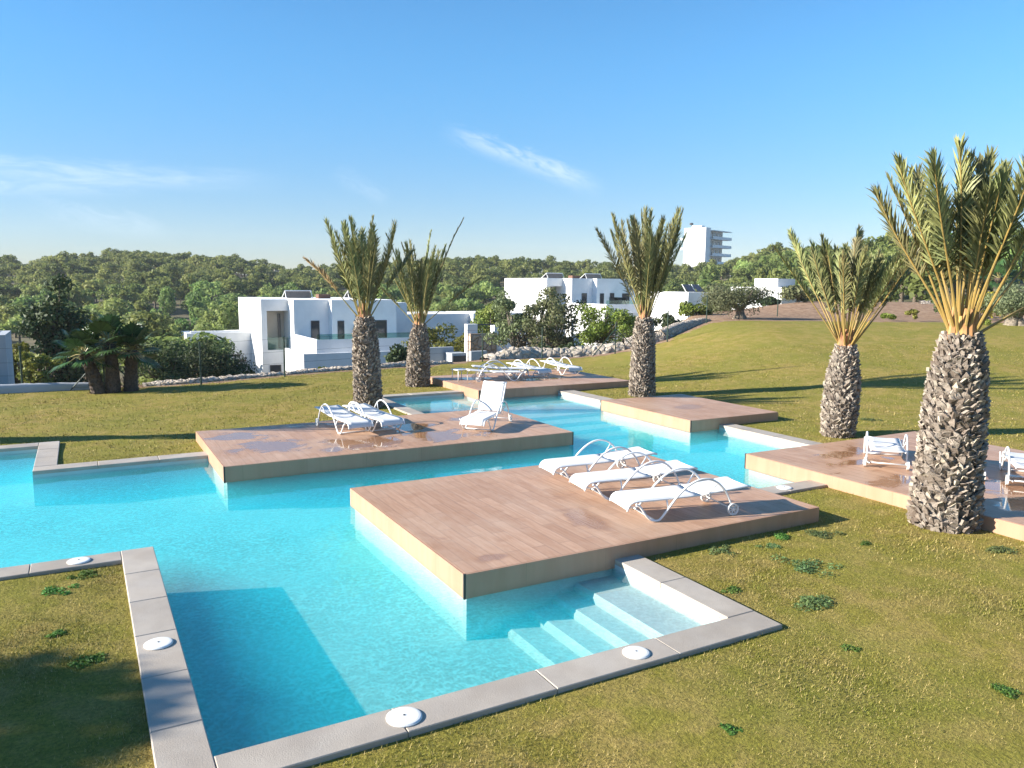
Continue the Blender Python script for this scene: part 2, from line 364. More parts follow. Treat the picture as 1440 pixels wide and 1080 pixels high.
def cirrus(c, px0, px1, wid, bend, amount, nscale):
    """streak across the sky from direction px0 to px1"""
    a, b2 = ray(*px0).normalized(), ray(*px1).normalized(); mid = ((a + b2) / 2).normalized()
    e1 = (b2 - a).normalized(); e2 = mid.cross(e1).normalized(); half = (b2 - a).length / 2
    s = t.math('DIVIDE', t.vmath('DOT_PRODUCT', t.vmath('SUBTRACT', d, tuple(mid)), tuple(e1)), half)
    u = t.math('DIVIDE', t.vmath('DOT_PRODUCT', t.vmath('SUBTRACT', d, tuple(mid)), tuple(e2)), wid)
    front = t.ramp(t.vmath('DOT_PRODUCT', d, tuple(mid)), 0.6, 0.8)
    cb = t.new('ShaderNodeCombineXYZ'); t.put(cb.inputs[0], t.math('MULTIPLY', s, nscale[0])); t.put(cb.inputs[1], t.math('MULTIPLY', u, nscale[1])); cb.inputs[2].default_value = nscale[2]
    n = t.noise(cb.outputs[0], 1.0, 7, 0.62, 0.6)
    wob = t.math('ADD', u, t.math('MULTIPLY', t.math('SUBTRACT', n, 0.5), 1.3))
    wob = t.math('SUBTRACT', wob, t.math('MULTIPLY', t.math('MULTIPLY', s, s), bend))
    fs = t.ramp(t.math('ABSOLUTE', s), 1.0, 0.35); fu = t.ramp(t.math('ABSOLUTE', wob), 1.0, 0.05)
    f = t.math('MULTIPLY', t.math('MULTIPLY', fs, fu), t.math('MULTIPLY', front, t.math('MULTIPLY', t.ramp(n, 0.25, 0.7), amount)))
    return t.mix(f, c, (CIR[0], CIR[1], CIR[2]))
CIR = (5.2, 6.0, 6.8)
skyc = cirrus(skyc, (612, 176), (860, 272), 0.018, 0.15, 0.50, (4.0, 2.2, 0.3))
skyc = cirrus(skyc, (-330, 215), (420, 262), 0.018, -0.2, 0.42, (3.0, 1.3, 4.1))
skyc = cirrus(skyc, (-260, 260), (250, 262), 0.016, 0.0, 0.35, (3.0, 1.3, 7.7))
skyc = cirrus(skyc, (460, 238), (560, 290), 0.016, 0.0, 0.15, (2.0, 1.5, 9.1))
skyc = cirrus(skyc, (20, 290), (260, 330), 0.02, 0.0, 0.20, (2.5, 1.5, 5.5))
t.put(bg.inputs[0], skyc); bg.inputs[1].default_value = 0.067

# ------------------------------------------------------------------ mesh helpers
def link(o, parent=None, label=None, cat=None, group=None, kind=None):
    if o.name not in COL.objects: COL.objects.link(o)
    if parent is not None: o.parent = parent
    if label: o['label'] = label
    if cat: o['category'] = cat
    if group: o['group'] = group
    if kind: o['kind'] = kind
    return o
def empty(name, loc=(0, 0, 0), rz=0.0, **kw):
    o = bpy.data.objects.new(name, None); o.location = loc; o.rotation_euler = (0, 0, rz); o.empty_display_size = 0.2
    return link(o, **kw)
class MB:
    """collects verts and faces for ONE mesh object"""
    def __init__(s, side=0): s.v = []; s.f = []; s.m = []; s.mi = 0; s.side = side
    def box(s, x0, y0, z0, x1, y1, z1):
        b = len(s.v)
        s.v += [(x0, y0, z0), (x1, y0, z0), (x1, y1, z0), (x0, y1, z0), (x0, y0, z1), (x1, y0, z1), (x1, y1, z1), (x0, y1, z1)]
        for q in ((3, 2, 1, 0), (4, 5, 6, 7), (0, 1, 5, 4), (1, 2, 6, 5), (2, 3, 7, 6), (3, 0, 4, 7)):
            s.f.append([b + i for i in q]); s.m.append(s.mi)
        return s
    def bevbox(s, x0, y0, z0, x1, y1, z1, r):
        """box whose top edges are chamfered by r"""
        b = len(s.v)
        s.v += [(x0, y0, z0), (x1, y0, z0), (x1, y1, z0), (x0, y1, z0), (x0, y0, z1 - r), (x1, y0, z1 - r), (x1, y1, z1 - r), (x0, y1, z1 - r),
                (x0 + r, y0 + r, z1), (x1 - r, y0 + r, z1), (x1 - r, y1 - r, z1), (x0 + r, y1 - r, z1)]
        for q in ((3, 2, 1, 0), (8, 9, 10, 11), (0, 1, 5, 4), (1, 2, 6, 5), (2, 3, 7, 6), (3, 0, 4, 7), (4, 5, 9, 8), (5, 6, 10, 9), (6, 7, 11, 10), (7, 4, 8, 11)):
            s.f.append([b + i for i in q]); s.m.append(s.side if (s.side and len(s.f) and q[0] < 8 and q != (3, 2, 1, 0)) else s.mi)
        return s
    def face(s, pts):
        b = len(s.v); s.v += [tuple(p) for p in pts]; s.f.append(list(range(b, b + len(pts)))); s.m.append(s.mi); return s
    def tube(s, pts, r, n=8, caps=True):
        pts = [Vector(p) for p in pts]; k = len(pts); rs = r if isinstance(r, (list, tuple)) else [r] * k
        b = len(s.v); tan0 = (pts[1] - pts[0]).normalized()
        up = Vector((0, 0, 1)) if abs(tan0.z) < 0.9 else Vector((1, 0, 0))
        nx = tan0.cross(up).normalized()
        for i, p in enumerate(pts):
            tg = (pts[min(i + 1, k - 1)] - pts[max(i - 1, 0)]).normalized()
            nx = (nx - tg * nx.dot(tg)).normalized(); ny = tg.cross(nx)
            for j in range(n):
                a = 2 * math.pi * j / n
                s.v.append(tuple(p + (nx * math.cos(a) + ny * math.sin(a)) * rs[i]))
        for i in range(k - 1):
            for j in range(n):
                s.f.append([b + i * n + j, b + i * n + (j + 1) % n, b + (i + 1) * n + (j + 1) % n, b + (i + 1) * n + j]); s.m.append(s.mi)
        if caps:
            s.f.append([b + j for j in range(n)][::-1]); s.m.append(s.mi)
            s.f.append([b + (k - 1) * n + j for j in range(n)]); s.m.append(s.mi)
        return s
    def lathe(s, prof, n=24, c=(0, 0, 0), axis='z', caps=True):
        b = len(s.v)
        for (r, h) in prof:
            for j in range(n):
                a = 2 * math.pi * j / n; x, y = r * math.cos(a), r * math.sin(a)
                p = (x, y, h) if axis == 'z' else (x, h, y)
                s.v.append((p[0] + c[0], p[1] + c[1], p[2] + c[2]))
        for i in range(len(prof) - 1):
            for j in range(n):
                q = [b + i * n + j, b + i * n + (j + 1) % n, b + (i + 1) * n + (j + 1) % n, b + (i + 1) * n + j]
                s.f.append(q); s.m.append(s.mi)
        if not caps: return s
        s.f.append([b + j for j in range(n)][::-1]); s.m.append(s.mi)
        s.f.append([b + (len(prof) - 1) * n + j for j in range(n)]); s.m.append(s.mi)
        return s
    def build(s, name, mats, parent=None, smooth=False, loc=None, rz=0, **kw):
        me = bpy.data.meshes.new(name); me.from_pydata(s.v, [], s.f)
        mats = mats if isinstance(mats, (list, tuple)) else [mats]
        for m in mats: me.materials.append(MAT[m] if isinstance(m, str) else m)
        if len(mats) > 1: me.polygons.foreach_set('material_index', s.m)
        if smooth: me.polygons.foreach_set('use_smooth', [True] * len(me.polygons))
        me.validate(); me.update()
        bm = bmesh.new(); bm.from_mesh(me); bmesh.ops.recalc_face_normals(bm, faces=bm.faces); bm.to_mesh(me); bm.free()
        o = bpy.data.objects.new(name, me)
        if loc is not None: o.location = loc
        o.rotation_euler = (0, 0, rz)
        return link(o, parent, **kw)
def np_mesh(name, V, F, mats, mi=None):
    """V (n,3), F (m,k) -> mesh, fast"""
    me = bpy.data.meshes.new(name); V = np.asarray(V, np.float32); F = np.asarray(F, np.int32)
    me.vertices.add(len(V)); me.vertices.foreach_set('co', V.ravel())
    k = F.shape[1]
    me.loops.add(F.size); me.loops.foreach_set('vertex_index', F.ravel())
    me.polygons.add(len(F)); me.polygons.foreach_set('loop_start', np.arange(0, F.size, k, dtype=np.int32))
    try: me.polygons.foreach_set('loop_total', np.full(len(F), k, np.int32))
    except Exception: pass
    for m in mats: me.materials.append(MAT[m])
    if mi is not None: me.polygons.foreach_set('material_index', np.asarray(mi, np.int32))
    me.update(calc_edges=True); me.validate()
    return me
def obj_from(name, me, loc=(0, 0, 0), rz=0.0, sc=1.0, parent=None, **kw):
    o = bpy.data.objects.new(name, me); o.location = loc; o.rotation_euler = (0, 0, rz)
    o.scale = (sc, sc, sc) if not isinstance(sc, tuple) else sc
    return link(o, parent, **kw)
def copy_tree(o, parent=None):
    c = o.copy(); COL.objects.link(c)
    if parent is not None: c.parent = parent
    for ch in [x for x in CH.get(o.name, [])]: copy_tree(ch, c)
    return c
CH = {}
def index_children():
    CH.clear()
    for o in bpy.data.objects:
        if o.parent: CH.setdefault(o.parent.name, []).append(o)
def smooth(x):
    x = min(1.0, max(0.0, x)); return x * x * (3 - 2 * x)
def lerp(a, b, f): return a + (b - a) * f
def interp(x, pts): return float(np.interp(x, [p[0] for p in pts], [p[1] for p in pts]))

# ------------------------------------------------------------------ terrain
FENCE = [(-40, 23), (-17, 26.5), (-11.3, 28), (-8.8, 30), (-6.4, 32), (-3.7, 34), (-1.4, 36.5), (1.5, 38), (5.1, 38.5), (7.8, 39), (11, 44), (17, 50), (26, 50), (60, 48)]
def lawn_z(X, Y):
    z = 0.08 + 1.75 * smooth((Y - 22) / 20) * smooth((X - 2.5) / 10.5)
    return z - 0.2 * smooth((-X - 7) / 9) * smooth((Y - 17) / 9)
RIDGE = [(-200, 362), (0, 362), (60, 366), (90, 357), (150, 353), (230, 355), (320, 360), (380, 374), (440, 377), (500, 374), (600, 364), (660, 361), (720, 361), (780, 368), (850, 371), (900, 374), (960, 371), (1030, 366), (1060, 356), (1090, 348), (1150, 346), (1250, 336), (1320, 338), (1440, 338), (1700, 330)]
RDIST = [(-200, 320), (300, 330), (600, 300), (900, 300), (1000, 330), (1080, 250), (1200, 170), (1300, 140), (1700, 130)]
RBASE = [(-200, -6.5), (700, -6.5), (900, -5.0), (1050, -2.0), (1250, 1.2), (1700, 1.5)]
RSTART = [(-200, 125), (700, 128), (950, 125), (1100, 95), (1250, 72), (1700, 66)]
def terrain(X, Y):
    px = 720 + 1092 * X / max(Y, 1); yf = interp(X, FENCE); zl = lawn_z(X, min(Y, yf))
    if Y <= yf: return zl
    dd = Y - yf; hold = 10 * smooth((px - 930) / 80)
    zv = interp(px, RBASE)
    z = lerp(zl + 0.8 * smooth((px - 1000) / 150) * smooth(dd / 7), zv, smooth((dd - 0.7 - hold) / 26))
    D, St = interp(px, RDIST), interp(px, RSTART)
    hz = 400.1 + 0.0092 * (px - 720)
    zr = CZ + (hz - interp(px, RIDGE)) * D / 1092 - 5.9
    if Y > St:
        f = (Y - St) / (D - St)
        z += (zr - zv) * (0.5 * min(f, 1) + 0.5 * smooth(f))
        if f > 1: z -= 0.10 * (Y - D)
    return z

POOL = [(0.71, 5.9, 6.0, 16.9), (-12, 11.28, 0.72, 16.9), (-12, 16.85, -0.94, 19.5), (5.9, 8.3, 9.2, 16.9), (9.1, 9.7, 12.6, 16.9), (12.5, 11.25, 14.45, 16.9),
        (8.25, 16.8, 14.15, 22.35), (8.25, 22.2, 11.3, 23.35)]
COPE = [(-12, 10.9, 0.31, 11.28), (0.31, 5.5, 0.71, 11.28), (0.71, 5.5, 6.4, 5.9), (6.0, 5.9, 6.4, 8.15), (-0.94, 16.9, 2.35, 17.32), (-0.94, 17.32, -0.54, 19.92),
        (-12, 19.5, -0.94, 19.92), (7.85, 18.6, 8.25, 23.78), (8.25, 23.35, 11.35, 23.78), (14.15, 18.7, 14.72, 22.35), (14.45, 11.1, 14.9, 14.95), (9.75, 9.3, 11.95, 9.7)]
DECK = {'near': (3.8, 7.95, 9.93, 12.37), 'long': (2.18, 14.88, 9.93, 18.8), 'mid': (13.47, 14.82, 16.6, 18.75), 'right': (11.8, 5.25, 17.38, 11.33), 'far': (11.13, 22.2, 17.25, 26.5)}

def cells(rects, inset=0.0):
    rc = [(a - inset, b - inset, c + inset, d_ + inset) for a, b, c, d_ in rects]
    us = sorted({round(x, 4) for r in rc for x in (r[0], r[2])}); vs = sorted({round(x, 4) for r in rc for x in (r[1], r[3])})
    ins = {}
    for i in range(len(us) - 1):
        for j in range(len(vs) - 1):
            cu, cv = (us[i] + us[i + 1]) / 2, (vs[j] + vs[j + 1]) / 2
            ins[i, j] = any(a < cu < c and b < cv < d_ for a, b, c, d_ in rc)
    return us, vs, ins
def hit(u, v, rects, pad=0.0):
    return any(a - pad < u < c + pad and b - pad < v < d_ + pad for a, b, c, d_ in rects)

# lawn: one sheet whose grid lines follow the pool, with the pool left open
def grid_lines(lo, hi, step, extra):
    base = [lo + i * step for i in range(int((hi - lo) / step) + 1)]
    base = [b for b in base if all(abs(b - e) > 0.06 for e in extra)]
    return sorted(set(base) | set(extra))
def build_lawn():
    eu = sorted({round(x, 3) for r in POOL for x in (r[0], r[2])}); ev = sorted({round(x, 3) for r in POOL for x in (r[1], r[3])})
    us = grid_lines(-22, 62, 0.6, eu); vs = grid_lines(-6, 58, 0.6, ev)
    V, soil, idx, F = [], [], {}, []
    def vid(i, j):
        if (i, j) not in idx:
            u, v = us[i], vs[j]; X, Y = XY(u, v); yf = interp(X, FENCE)
            dd = Y - yf
            z = terrain(X, Y) + 0.012 * math.sin(u * 1.9 + 0.7 * math.sin(v * 1.3)) * math.sin(v * 1.6 + 0.4) * (1 if dd < 0 else 0)
            if dd > 1.2 and X < 7: z -= 0.10 * min(dd - 1.2, 2)
            sl = smooth((X - 7.5) / 2.5) * smooth((dd + 1.2 + 6.0 * smooth((X - 10) / 8)) / 1.2)
            soil.append(max(sl, smooth((dd + 0.2) / 0.8))); idx[i, j] = len(V); V.append((u, v, z))
        return idx[i, j]
    for i in range(len(us) - 1):
        for j in range(len(vs) - 1):
            cu, cv = (us[i] + us[i + 1]) / 2, (vs[j] + vs[j + 1]) / 2
            X, Y = XY(cu, cv)
            if Y < -3 or Y > interp(X, FENCE) + (12 if X > 7 else 2.2) or abs(X) > 46 or hit(cu, cv, POOL): continue
            F.append((vid(i, j), vid(i + 1, j), vid(i + 1, j + 1), vid(i, j + 1)))
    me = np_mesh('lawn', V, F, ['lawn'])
    at = me.attributes.new('soil', 'FLOAT', 'POINT'); at.data.foreach_set('value', soil)
    me.polygons.foreach_set('use_smooth', [True] * len(me.polygons))
    return link(bpy.data.objects.new('lawn', me), kind='structure', label='short dry lawn around the pool rising to a bank on the right')
build_lawn()

def build_hillside():
    pxs = np.linspace(-420, 1860, 150); rs = [20 + 1.6 * i for i in range(30)] + list(np.geomspace(68, 760, 70))
    V, F = [], []
    for p in pxs:
        for r in rs:
            X = (p - 720) / 1092 * r; Y = r
            z = terrain(X, Y)
            yf = interp(X, FENCE)
            z -= 0.9 if Y < yf + 1.5 else (0.3 if (X > 7 and Y < yf + 13) else 0.05)
            u, v = uv(X, Y); V.append((u, v, z))
    n = len(rs)
    for i in range(len(pxs) - 1):
        for j in range(n - 1):
            F.append((i * n + j, (i + 1) * n + j, (i + 1) * n + j + 1, i * n + j + 1))
    # far apron so the ground reaches the horizon, and the ground behind the viewpoint
    me = np_mesh('hillside', V, F, ['soil']); me.polygons.foreach_set('use_smooth', [True] * len(me.polygons))
    link(bpy.data.objects.new('hillside', me), kind='structure', label='scrubby valley floor and hillside under the pine wood')
    g = MB(); c = 2600
    g.face([(-c, -c, -30), (c, -c, -30), (c, c, -30), (-c, c, -30)])
    g.build('ground', 'soil', kind='structure', label='distant ground beyond the hills')
build_hillside()

# ------------------------------------------------------------------ pool
pool = empty('swimming_pool', (0, 0, 0), label='large angular turquoise swimming pool with pale stone edging winding between the wooden decks', cat='swimming pool')
def build_basin():
    us, vs, ins = cells(POOL); m = MB(); zf = -0.55
    for (i, j), k in ins.items():
        if not k: continue
        a, b, c, d_ = us[i], vs[j], us[i + 1], vs[j + 1]
        m.face([(a, b, zf), (c, b, zf), (c, d_, zf), (a, d_, zf)])
        for (di, dj, p, q) in ((-1, 0, (a, d_), (a, b)), (1, 0, (c, b), (c, d_)), (0, -1, (a, b), (c, b)), (0, 1, (c, d_), (a, d_))):
            if not ins.get((i + di, j + dj), False):
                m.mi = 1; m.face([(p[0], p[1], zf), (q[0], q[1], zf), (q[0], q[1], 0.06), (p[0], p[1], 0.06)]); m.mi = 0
    m.build('basin', ['basin', 'basin_dimmed'], pool)
build_basin()
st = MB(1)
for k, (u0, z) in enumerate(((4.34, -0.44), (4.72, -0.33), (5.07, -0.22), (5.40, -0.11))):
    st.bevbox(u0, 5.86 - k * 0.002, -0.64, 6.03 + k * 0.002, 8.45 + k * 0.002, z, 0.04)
st.build('pool_steps', ['basin', 'basin_dimmed'], pool)
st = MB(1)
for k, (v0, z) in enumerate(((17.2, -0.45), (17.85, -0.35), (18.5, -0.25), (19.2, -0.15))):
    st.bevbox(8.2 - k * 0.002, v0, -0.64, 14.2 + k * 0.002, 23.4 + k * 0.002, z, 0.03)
st.build('pool_steps', ['basin', 'basin_dimmed'], pool)
def coping_run(a, b, c, d_):
    m = MB(); along_u = (c - a) > (d_ - b); L = (c - a) if along_u else (d_ - b)
    n = max(1, round(L / (1.5 if along_u and b == 5.502 else 1.0))); g = 0.003
    for k in range(n):
        s0, s1 = L * k / n + (g if k else 0), L * (k + 1) / n - (g if k < n - 1 else 0)
        dz = random.uniform(-0.0015, 0.0015)
        if along_u: m.bevbox(a + s0, b, -0.02, a + s1, d_, 0.13 + dz, 0.008)
        else: m.bevbox(a, b + s0, -0.02, c, b + s1, 0.13 + dz, 0.008)
    m.build('stone_edging', 'coping', pool)
for r in COPE:
    a, b, c, d_ = r
    coping_run(a + 0.002, b + 0.002, c - 0.002, d_ - 0.002)

def build_water():
    us, vs, ins = cells(POOL, 0.02); m = MB(); z0, z1 = -0.70, 0.0
    for (i, j), k in ins.items():
        if not k: continue
        a, b, c, d_ = us[i], vs[j], us[i + 1], vs[j + 1]
        m.face([(a, b, z1), (c, b, z1), (c, d_, z1), (a, d_, z1)]); m.face([(a, d_, z0), (c, d_, z0), (c, b, z0), (a, b, z0)])
        for (di, dj, p, q) in ((-1, 0, (a, d_), (a, b)), (1, 0, (c, b), (c, d_)), (0, -1, (a, b), (c, b)), (0, 1, (c, d_), (a, d_))):
            if not ins.get((i + di, j + dj), False):
                m.face([(p[0], p[1], z0), (q[0], q[1], z0), (q[0], q[1], z1), (p[0], p[1], z1)])
    me = bpy.data.meshes.new('pool_water'); me.from_pydata(m.v, [], m.f); me.materials.append(MAT['water'])
    bm = bmesh.new(); bm.from_mesh(me); bmesh.ops.remove_doubles(bm, verts=bm.verts, dist=0.001); bmesh.ops.recalc_face_normals(bm, faces=bm.faces); bm.to_mesh(me); bm.free()
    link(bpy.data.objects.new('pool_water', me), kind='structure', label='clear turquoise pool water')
build_water()

# ------------------------------------------------------------------ decks
DW = {'near': [(6.3, 9.1, 0.42, 0.9), (4.4, 8.3, 0.35, 0.22)],
      'long': [(7.0, 15.9, 1.3, 1.0), (5.3, 15.8, 1.5, 0.9), (3.4, 16.3, 1.3, 0.9), (6.7, 17.2, 0.9, 0.8), (8.6, 17.6, 0.7, 0.5), (3.0, 17.8, 0.9, 0.7)],
      'mid': [(15.0, 16.6, 0.7, 0.45)],
      'right': [(13.7, 10.4, 1.2, 0.5), (13.4, 9.7, 1.2, 0.35), (12.7, 8.4, 0.9, 0.5), (14.2, 7.2, 1.3, 0.9), (13.0, 6.6, 0.8, 0.6)],
      'far': [(12.4, 25.2, 1.0, 0.6), (14.5, 24.0, 1.5, 0.4)]}
DL = {'near': 'nearest square wooden deck with three white sun loungers on it',
      'long': 'long wooden deck in front of the two left palms, wet with puddles',
      'mid': 'small empty wooden deck beside the pool under the central palm',
      'right': 'wooden deck on the lawn at the right edge, partly hidden by the biggest palm trunk',
      'far': 'farthest wooden deck beyond the pool holding white loungers and a small table'}
def deck(key):
    a, b, c, d_ = DECK[key]; zt, zb = 0.31, 0.005
    o = empty('wooden_deck', (a, b, 0), label=DL[key], cat='deck', group='wooden decks around the pool')
    m = MB(); m.box(0.031, 0.031, zt - 0.03, c - a - 0.031, d_ - b - 0.031, zt)
    m.build('deck_boards', deck_mat('deck_boards_' + key, DW[key], {'near': 0.5, 'mid': 0.35}.get(key, 1.0)), o)
    w_, h_ = c - a, d_ - b; f = MB(); th = 0.03
    for k, (x0, y0, x1, y1) in enumerate(((0, 0, w_, th), (0, h_ - th, w_, h_), (0, th, th, h_ - th), (w_ - th, th, w_, h_ - th))):
        f.box(x0, y0, zb, x1, y1, zt - 0.002)
    f.build('fascia', 'fascia', o)
    bs = MB(); bs.box(0.06, 0.06, -0.66, w_ - 0.06, h_ - 0.06, zt - 0.04); bs.build('base_block', 'basin_dimmed', o)
    tr = {'near': [(0, 0)], 'long': [(0, 0), (1, 0)], 'mid': [(0, 0), (0, 1)], 'right': [(0, 1)], 'far': [(0, 0)]}[key]
    for (ix, iy) in tr:
        t_ = MB(); x = w_ * ix; y = h_ * iy; sx = 1 if ix else -1; sy = 1 if iy else -1
        e, L = 0.004, 0.022
        xa, xb = sorted((x + sx * e, x - sx * L)); ya, yb = sorted((y + sy * e, y - sy * L))
        t_.box(xa, ya, zb - 0.004, xb, yb, zt + 0.003)
        t_.build('corner_trim', 'trim', o)
for k in DECK: deck(k)

# skimmer lids on the edging
def lid(x, y, label, r=0.135):
    m = MB(); m.lathe([(r, 0.0), (r, 0.008), (r - 0.012, 0.016), (r - 0.03, 0.019), (0.012, 0.021)], 36)
    o = m.build('skimmer_lid', 'plastic', None, smooth=False, loc=(x, y, 0.132), label=label, cat='skimmer lid', group='white skimmer lids in the stone edging')
    k = MB(); k.lathe([(0.009, 0.0), (0.009, 0.004)], 10); k.build('screw', 'frame', o, loc=(0, 0, 0.021))
lid(2.18, 5.71, 'white round skimmer lid on the front stone edging, nearest of all the lids', 0.15)
lid(4.6, 5.71, 'white round skimmer lid on the stone edging in front of the shallow steps')
lid(0.51, 8.1, 'white round skimmer lid on the stone edging left of the shaded water')
lid(-0.18, 11.09, 'white round skimmer lid on the edging at the far-left grass patch')
lid(10.9, 9.5, 'white round skimmer lid on the edging between the nearest deck and the right deck')

# ------------------------------------------------------------------ loungers
def spline(P, n=6):
    P = [Vector(p) for p in P]; out = []
    for i in range(len(P) - 1):
        p0, p1, p2, p3 = P[max(i - 1, 0)], P[i], P[i + 1], P[min(i + 2, len(P) - 1)]
        for k in range(n):
            f = k / n
            out.append(0.5 * ((2 * p1) + (p2 - p0) * f + (2 * p0 - 5 * p1 + 4 * p2 - p3) * f * f + (3 * p1 - p0 - 3 * p2 + p3) * f ** 3))
    return out + [P[-1]]
WAVE = [(0.10, 0.285), (0.17, 0.235), (0.26, 0.11), (0.34, 0.035), (0.41, 0.017), (0.49, 0.03), (0.60, 0.15), (0.76, 0.34), (0.92, 0.48), (1.08, 0.56), (1.24, 0.578), (1.40, 0.53), (1.54, 0.41), (1.64, 0.25), (1.70, 0.09)]
def sheet(prof, y, th):
    """thin sling following prof (x, z), between -y and y"""
    m = MB(); P = [Vector((p.x, 0, p.z)) for p in spline([(a, 0, b) for a, b in prof], 4)]; n = len(P)
    ns = 6
    for side in (1, 0):
        for i, p in enumerate(P):
            tg = (P[min(i + 1, n - 1)] - P[max(i - 1, 0)]).normalized(); nn = Vector((-tg.z, 0, tg.x))
            for k in range(ns + 1):
                f = k / ns * 2 - 1; sag = -0.014 * (1 - f * f)
                q = p + nn * (sag + (th / 2 if side else -th / 2)); m.v.append((q.x, f * y, q.z))
    w_ = ns + 1; N = n * w_
    for i in range(n - 1):
        for k in range(ns):
            a = i * w_ + k
            m.f += [[a, a + w_, a + w_ + 1, a + 1], [N + a, N + a + 1, N + a + w_ + 1, N + a + w_]]
        for k in (0, ns):
            a = i * w_ + k; m.f.append([a, a + w_, N + a + w_, N + a])
    for k in range(ns):
        for i in (0, n - 1):
            a = i * w_ + k; m.f.append([a, a + 1, N + a + 1, N + a])
    m.m = [0] * len(m.f)
    return m
def lounger(name_label, raised):
    o = empty('sun_lounger', label=name_label, cat='sun lounger', group='white sun loungers on the decks')
    seat = [(-0.01, 0.185), (0.012, 0.25), (0.06, 0.297), (0.16, 0.315), (0.6, 0.32), (1.18, 0.335)]
    BL = 0.80 if raised else 0.87
    ang = R(60 if raised else 5.5)
    back = [(1.18 + s * math.cos(ang), 0.335 + s * math.sin(ang)) for s in (0.015, 0.2, 0.5, 0.76 if raised else 0.8)] + [(1.18 + BL * math.cos(ang) + 0.02 * math.sin(ang), 0.335 + BL * math.sin(ang) - 0.02 * math.cos(ang))]
    sheet(seat, 0.285, 0.005).build('seat_sling', 'sling', o, smooth=True)
    sheet(back, 0.285, 0.005).build('back_sling', 'sling', o, smooth=True)
    fr = MB()
    for y in (-0.29, 0.29):
        fr.tube([(p.x, y, p.z - 0.012) for p in spline([(a, 0, b) for a, b in seat], 3)], 0.016, 8)
        fr.tube([(a, y, b - 0.012) for a, b in back], 0.016, 8)
    for x, z in ((0.03, 0.225), (0.42, 0.295), (1.17, 0.315)): fr.tube([(x, -0.29, z), (x, 0.29, z)], 0.013, 8)
    xb, zb = back[3]; fr.tube([(xb, -0.29, zb - 0.012), (xb, 0.29, zb - 0.012)], 0.013, 8)
    # prop holding the backrest
    if raised:
        for y in (-0.2, 0.2): fr.tube([(1.18 + 0.45 * math.cos(ang), y, 0.335 + 0.45 * math.sin(ang) - 0.02), (1.62, y, 0.20)], 0.011, 6)
        fr.tube([(1.62, -0.2, 0.20), (1.62, 0.2, 0.20)], 0.011, 6)
    fr.build('frame', 'alu', o, smooth=True)
    for y in (-0.345, 0.345):
        a = MB(); a.tube([(p.x, y, p.z) for p in spline([(x, 0, z) for x, z in WAVE], 5)], 0.0165, 10)
        a.tube([(0.62, y, 0.178), (0.62, y * 0.84, 0.31)], 0.012, 6); a.tube([(1.46, y, 0.512), (1.30, y * 0.84, 0.335)], 0.011, 6)
        a.build('armrest', 'alu', o, smooth=True)
    ax = MB(); ax.tube([(1.70, -0.38, 0.09), (1.70, 0.38, 0.09)], 0.012, 8); ax.tube([(0.41, -0.345, 0.02), (0.41, 0.345, 0.02)], 0.013, 8)
    ax.tube([(1.70, -0.3, 0.09), (1.85, -0.3, 0.10)], 0.010, 6)
    ax.build('axle', 'alu', o, smooth=True)
    for y in (-0.37, 0.37):
        wh = MB(); s = 0.018
        wh.lathe([(0.068, -s), (0.09, -s), (0.09, s), (0.068, s), (0.068, -s)], 28, (1.70, y, 0.09), 'y', False)
        wh.lathe([(0.024, -0.02), (0.024, 0.02)], 14, (1.70, y, 0.09), 'y')
        for k in range(7):
            a = 2 * math.pi * k / 7
            wh.tube([(1.70 + 0.02 * math.cos(a), y, 0.09 + 0.02 * math.sin(a)), (1.70 + 0.073 * math.cos(a), y, 0.09 + 0.073 * math.sin(a))], 0.0085, 6)
        wh.build('wheel', 'plastic', o, smooth=False)
    return o
flat = lounger('white flat sun lounger on the nearest deck, closest of three to its front edge', False)
chair = lounger('white sun lounger with its backrest raised upright on the long wet deck', True)
index_children()
def place(o, foot, az, side=-1, z=0.312, label=None, off=0.345):
    """foot = where one side's bent leg touches the deck; side = which side of the lounger it is"""
    a = R(az); ex = Vector((math.cos(a), math.sin(a), 0)); ey = Vector((-math.sin(a), math.cos(a), 0))
    p = Vector((foot[0], foot[1], 0)) - ex * 0.41 - ey * (side * off)
    o.location = (p.x, p.y, z); o.rotation_euler = (0, 0, a)
    if label: o['label'] = label
    return o
place(flat, (7.14, 8.53), -11)
place(copy_tree(flat), (7.23, 9.75), -9, label='white flat sun lounger in the middle of the three on the nearest deck')
place(copy_tree(flat), (7.35, 10.88), -7, label='white flat sun lounger on the nearest deck, farthest of three from its front edge')
place(copy_tree(flat), (5.0, 17.0), 96, side=1, label='white flat sun lounger on the long deck, left one of the pair')
place(copy_tree(flat), (6.42, 17.05), 98, side=-1, label='white flat sun lounger on the long deck, the right one of the pair')
place(chair, (8.29, 15.83), 43, side=-1)
place(copy_tree(flat), (14.45, 24.55), 97, side=1, label='white flat sun lounger on the farthest deck, in the middle of the row', z=0.312)
place(copy_tree(flat), (15.95, 24.75), 92, side=1, label='white flat sun lounger on the farthest deck, the rightmost one')
place(copy_tree(flat), (13.35, 23.85), 165, side=1, label='white flat sun lounger lying crosswise at the front of the farthest deck')
place(copy_tree(flat), (14.0, 24.75), 160, side=1, label='white flat sun lounger lying crosswise behind another at the left of the farthest deck')
def place_wheel(o, wc, az, label):
    a = R(az); ex = Vector((math.cos(a), math.sin(a), 0)); p = Vector((wc[0], wc[1], 0)) - ex * 1.70
    o.location = (p.x, p.y, 0.312); o.rotation_euler = (0, 0, a); o['label'] = label
place_wheel(copy_tree(flat), (13.25, 9.16), 218, 'white sun lounger with its wheels towards the pool, left of the biggest palm trunk')
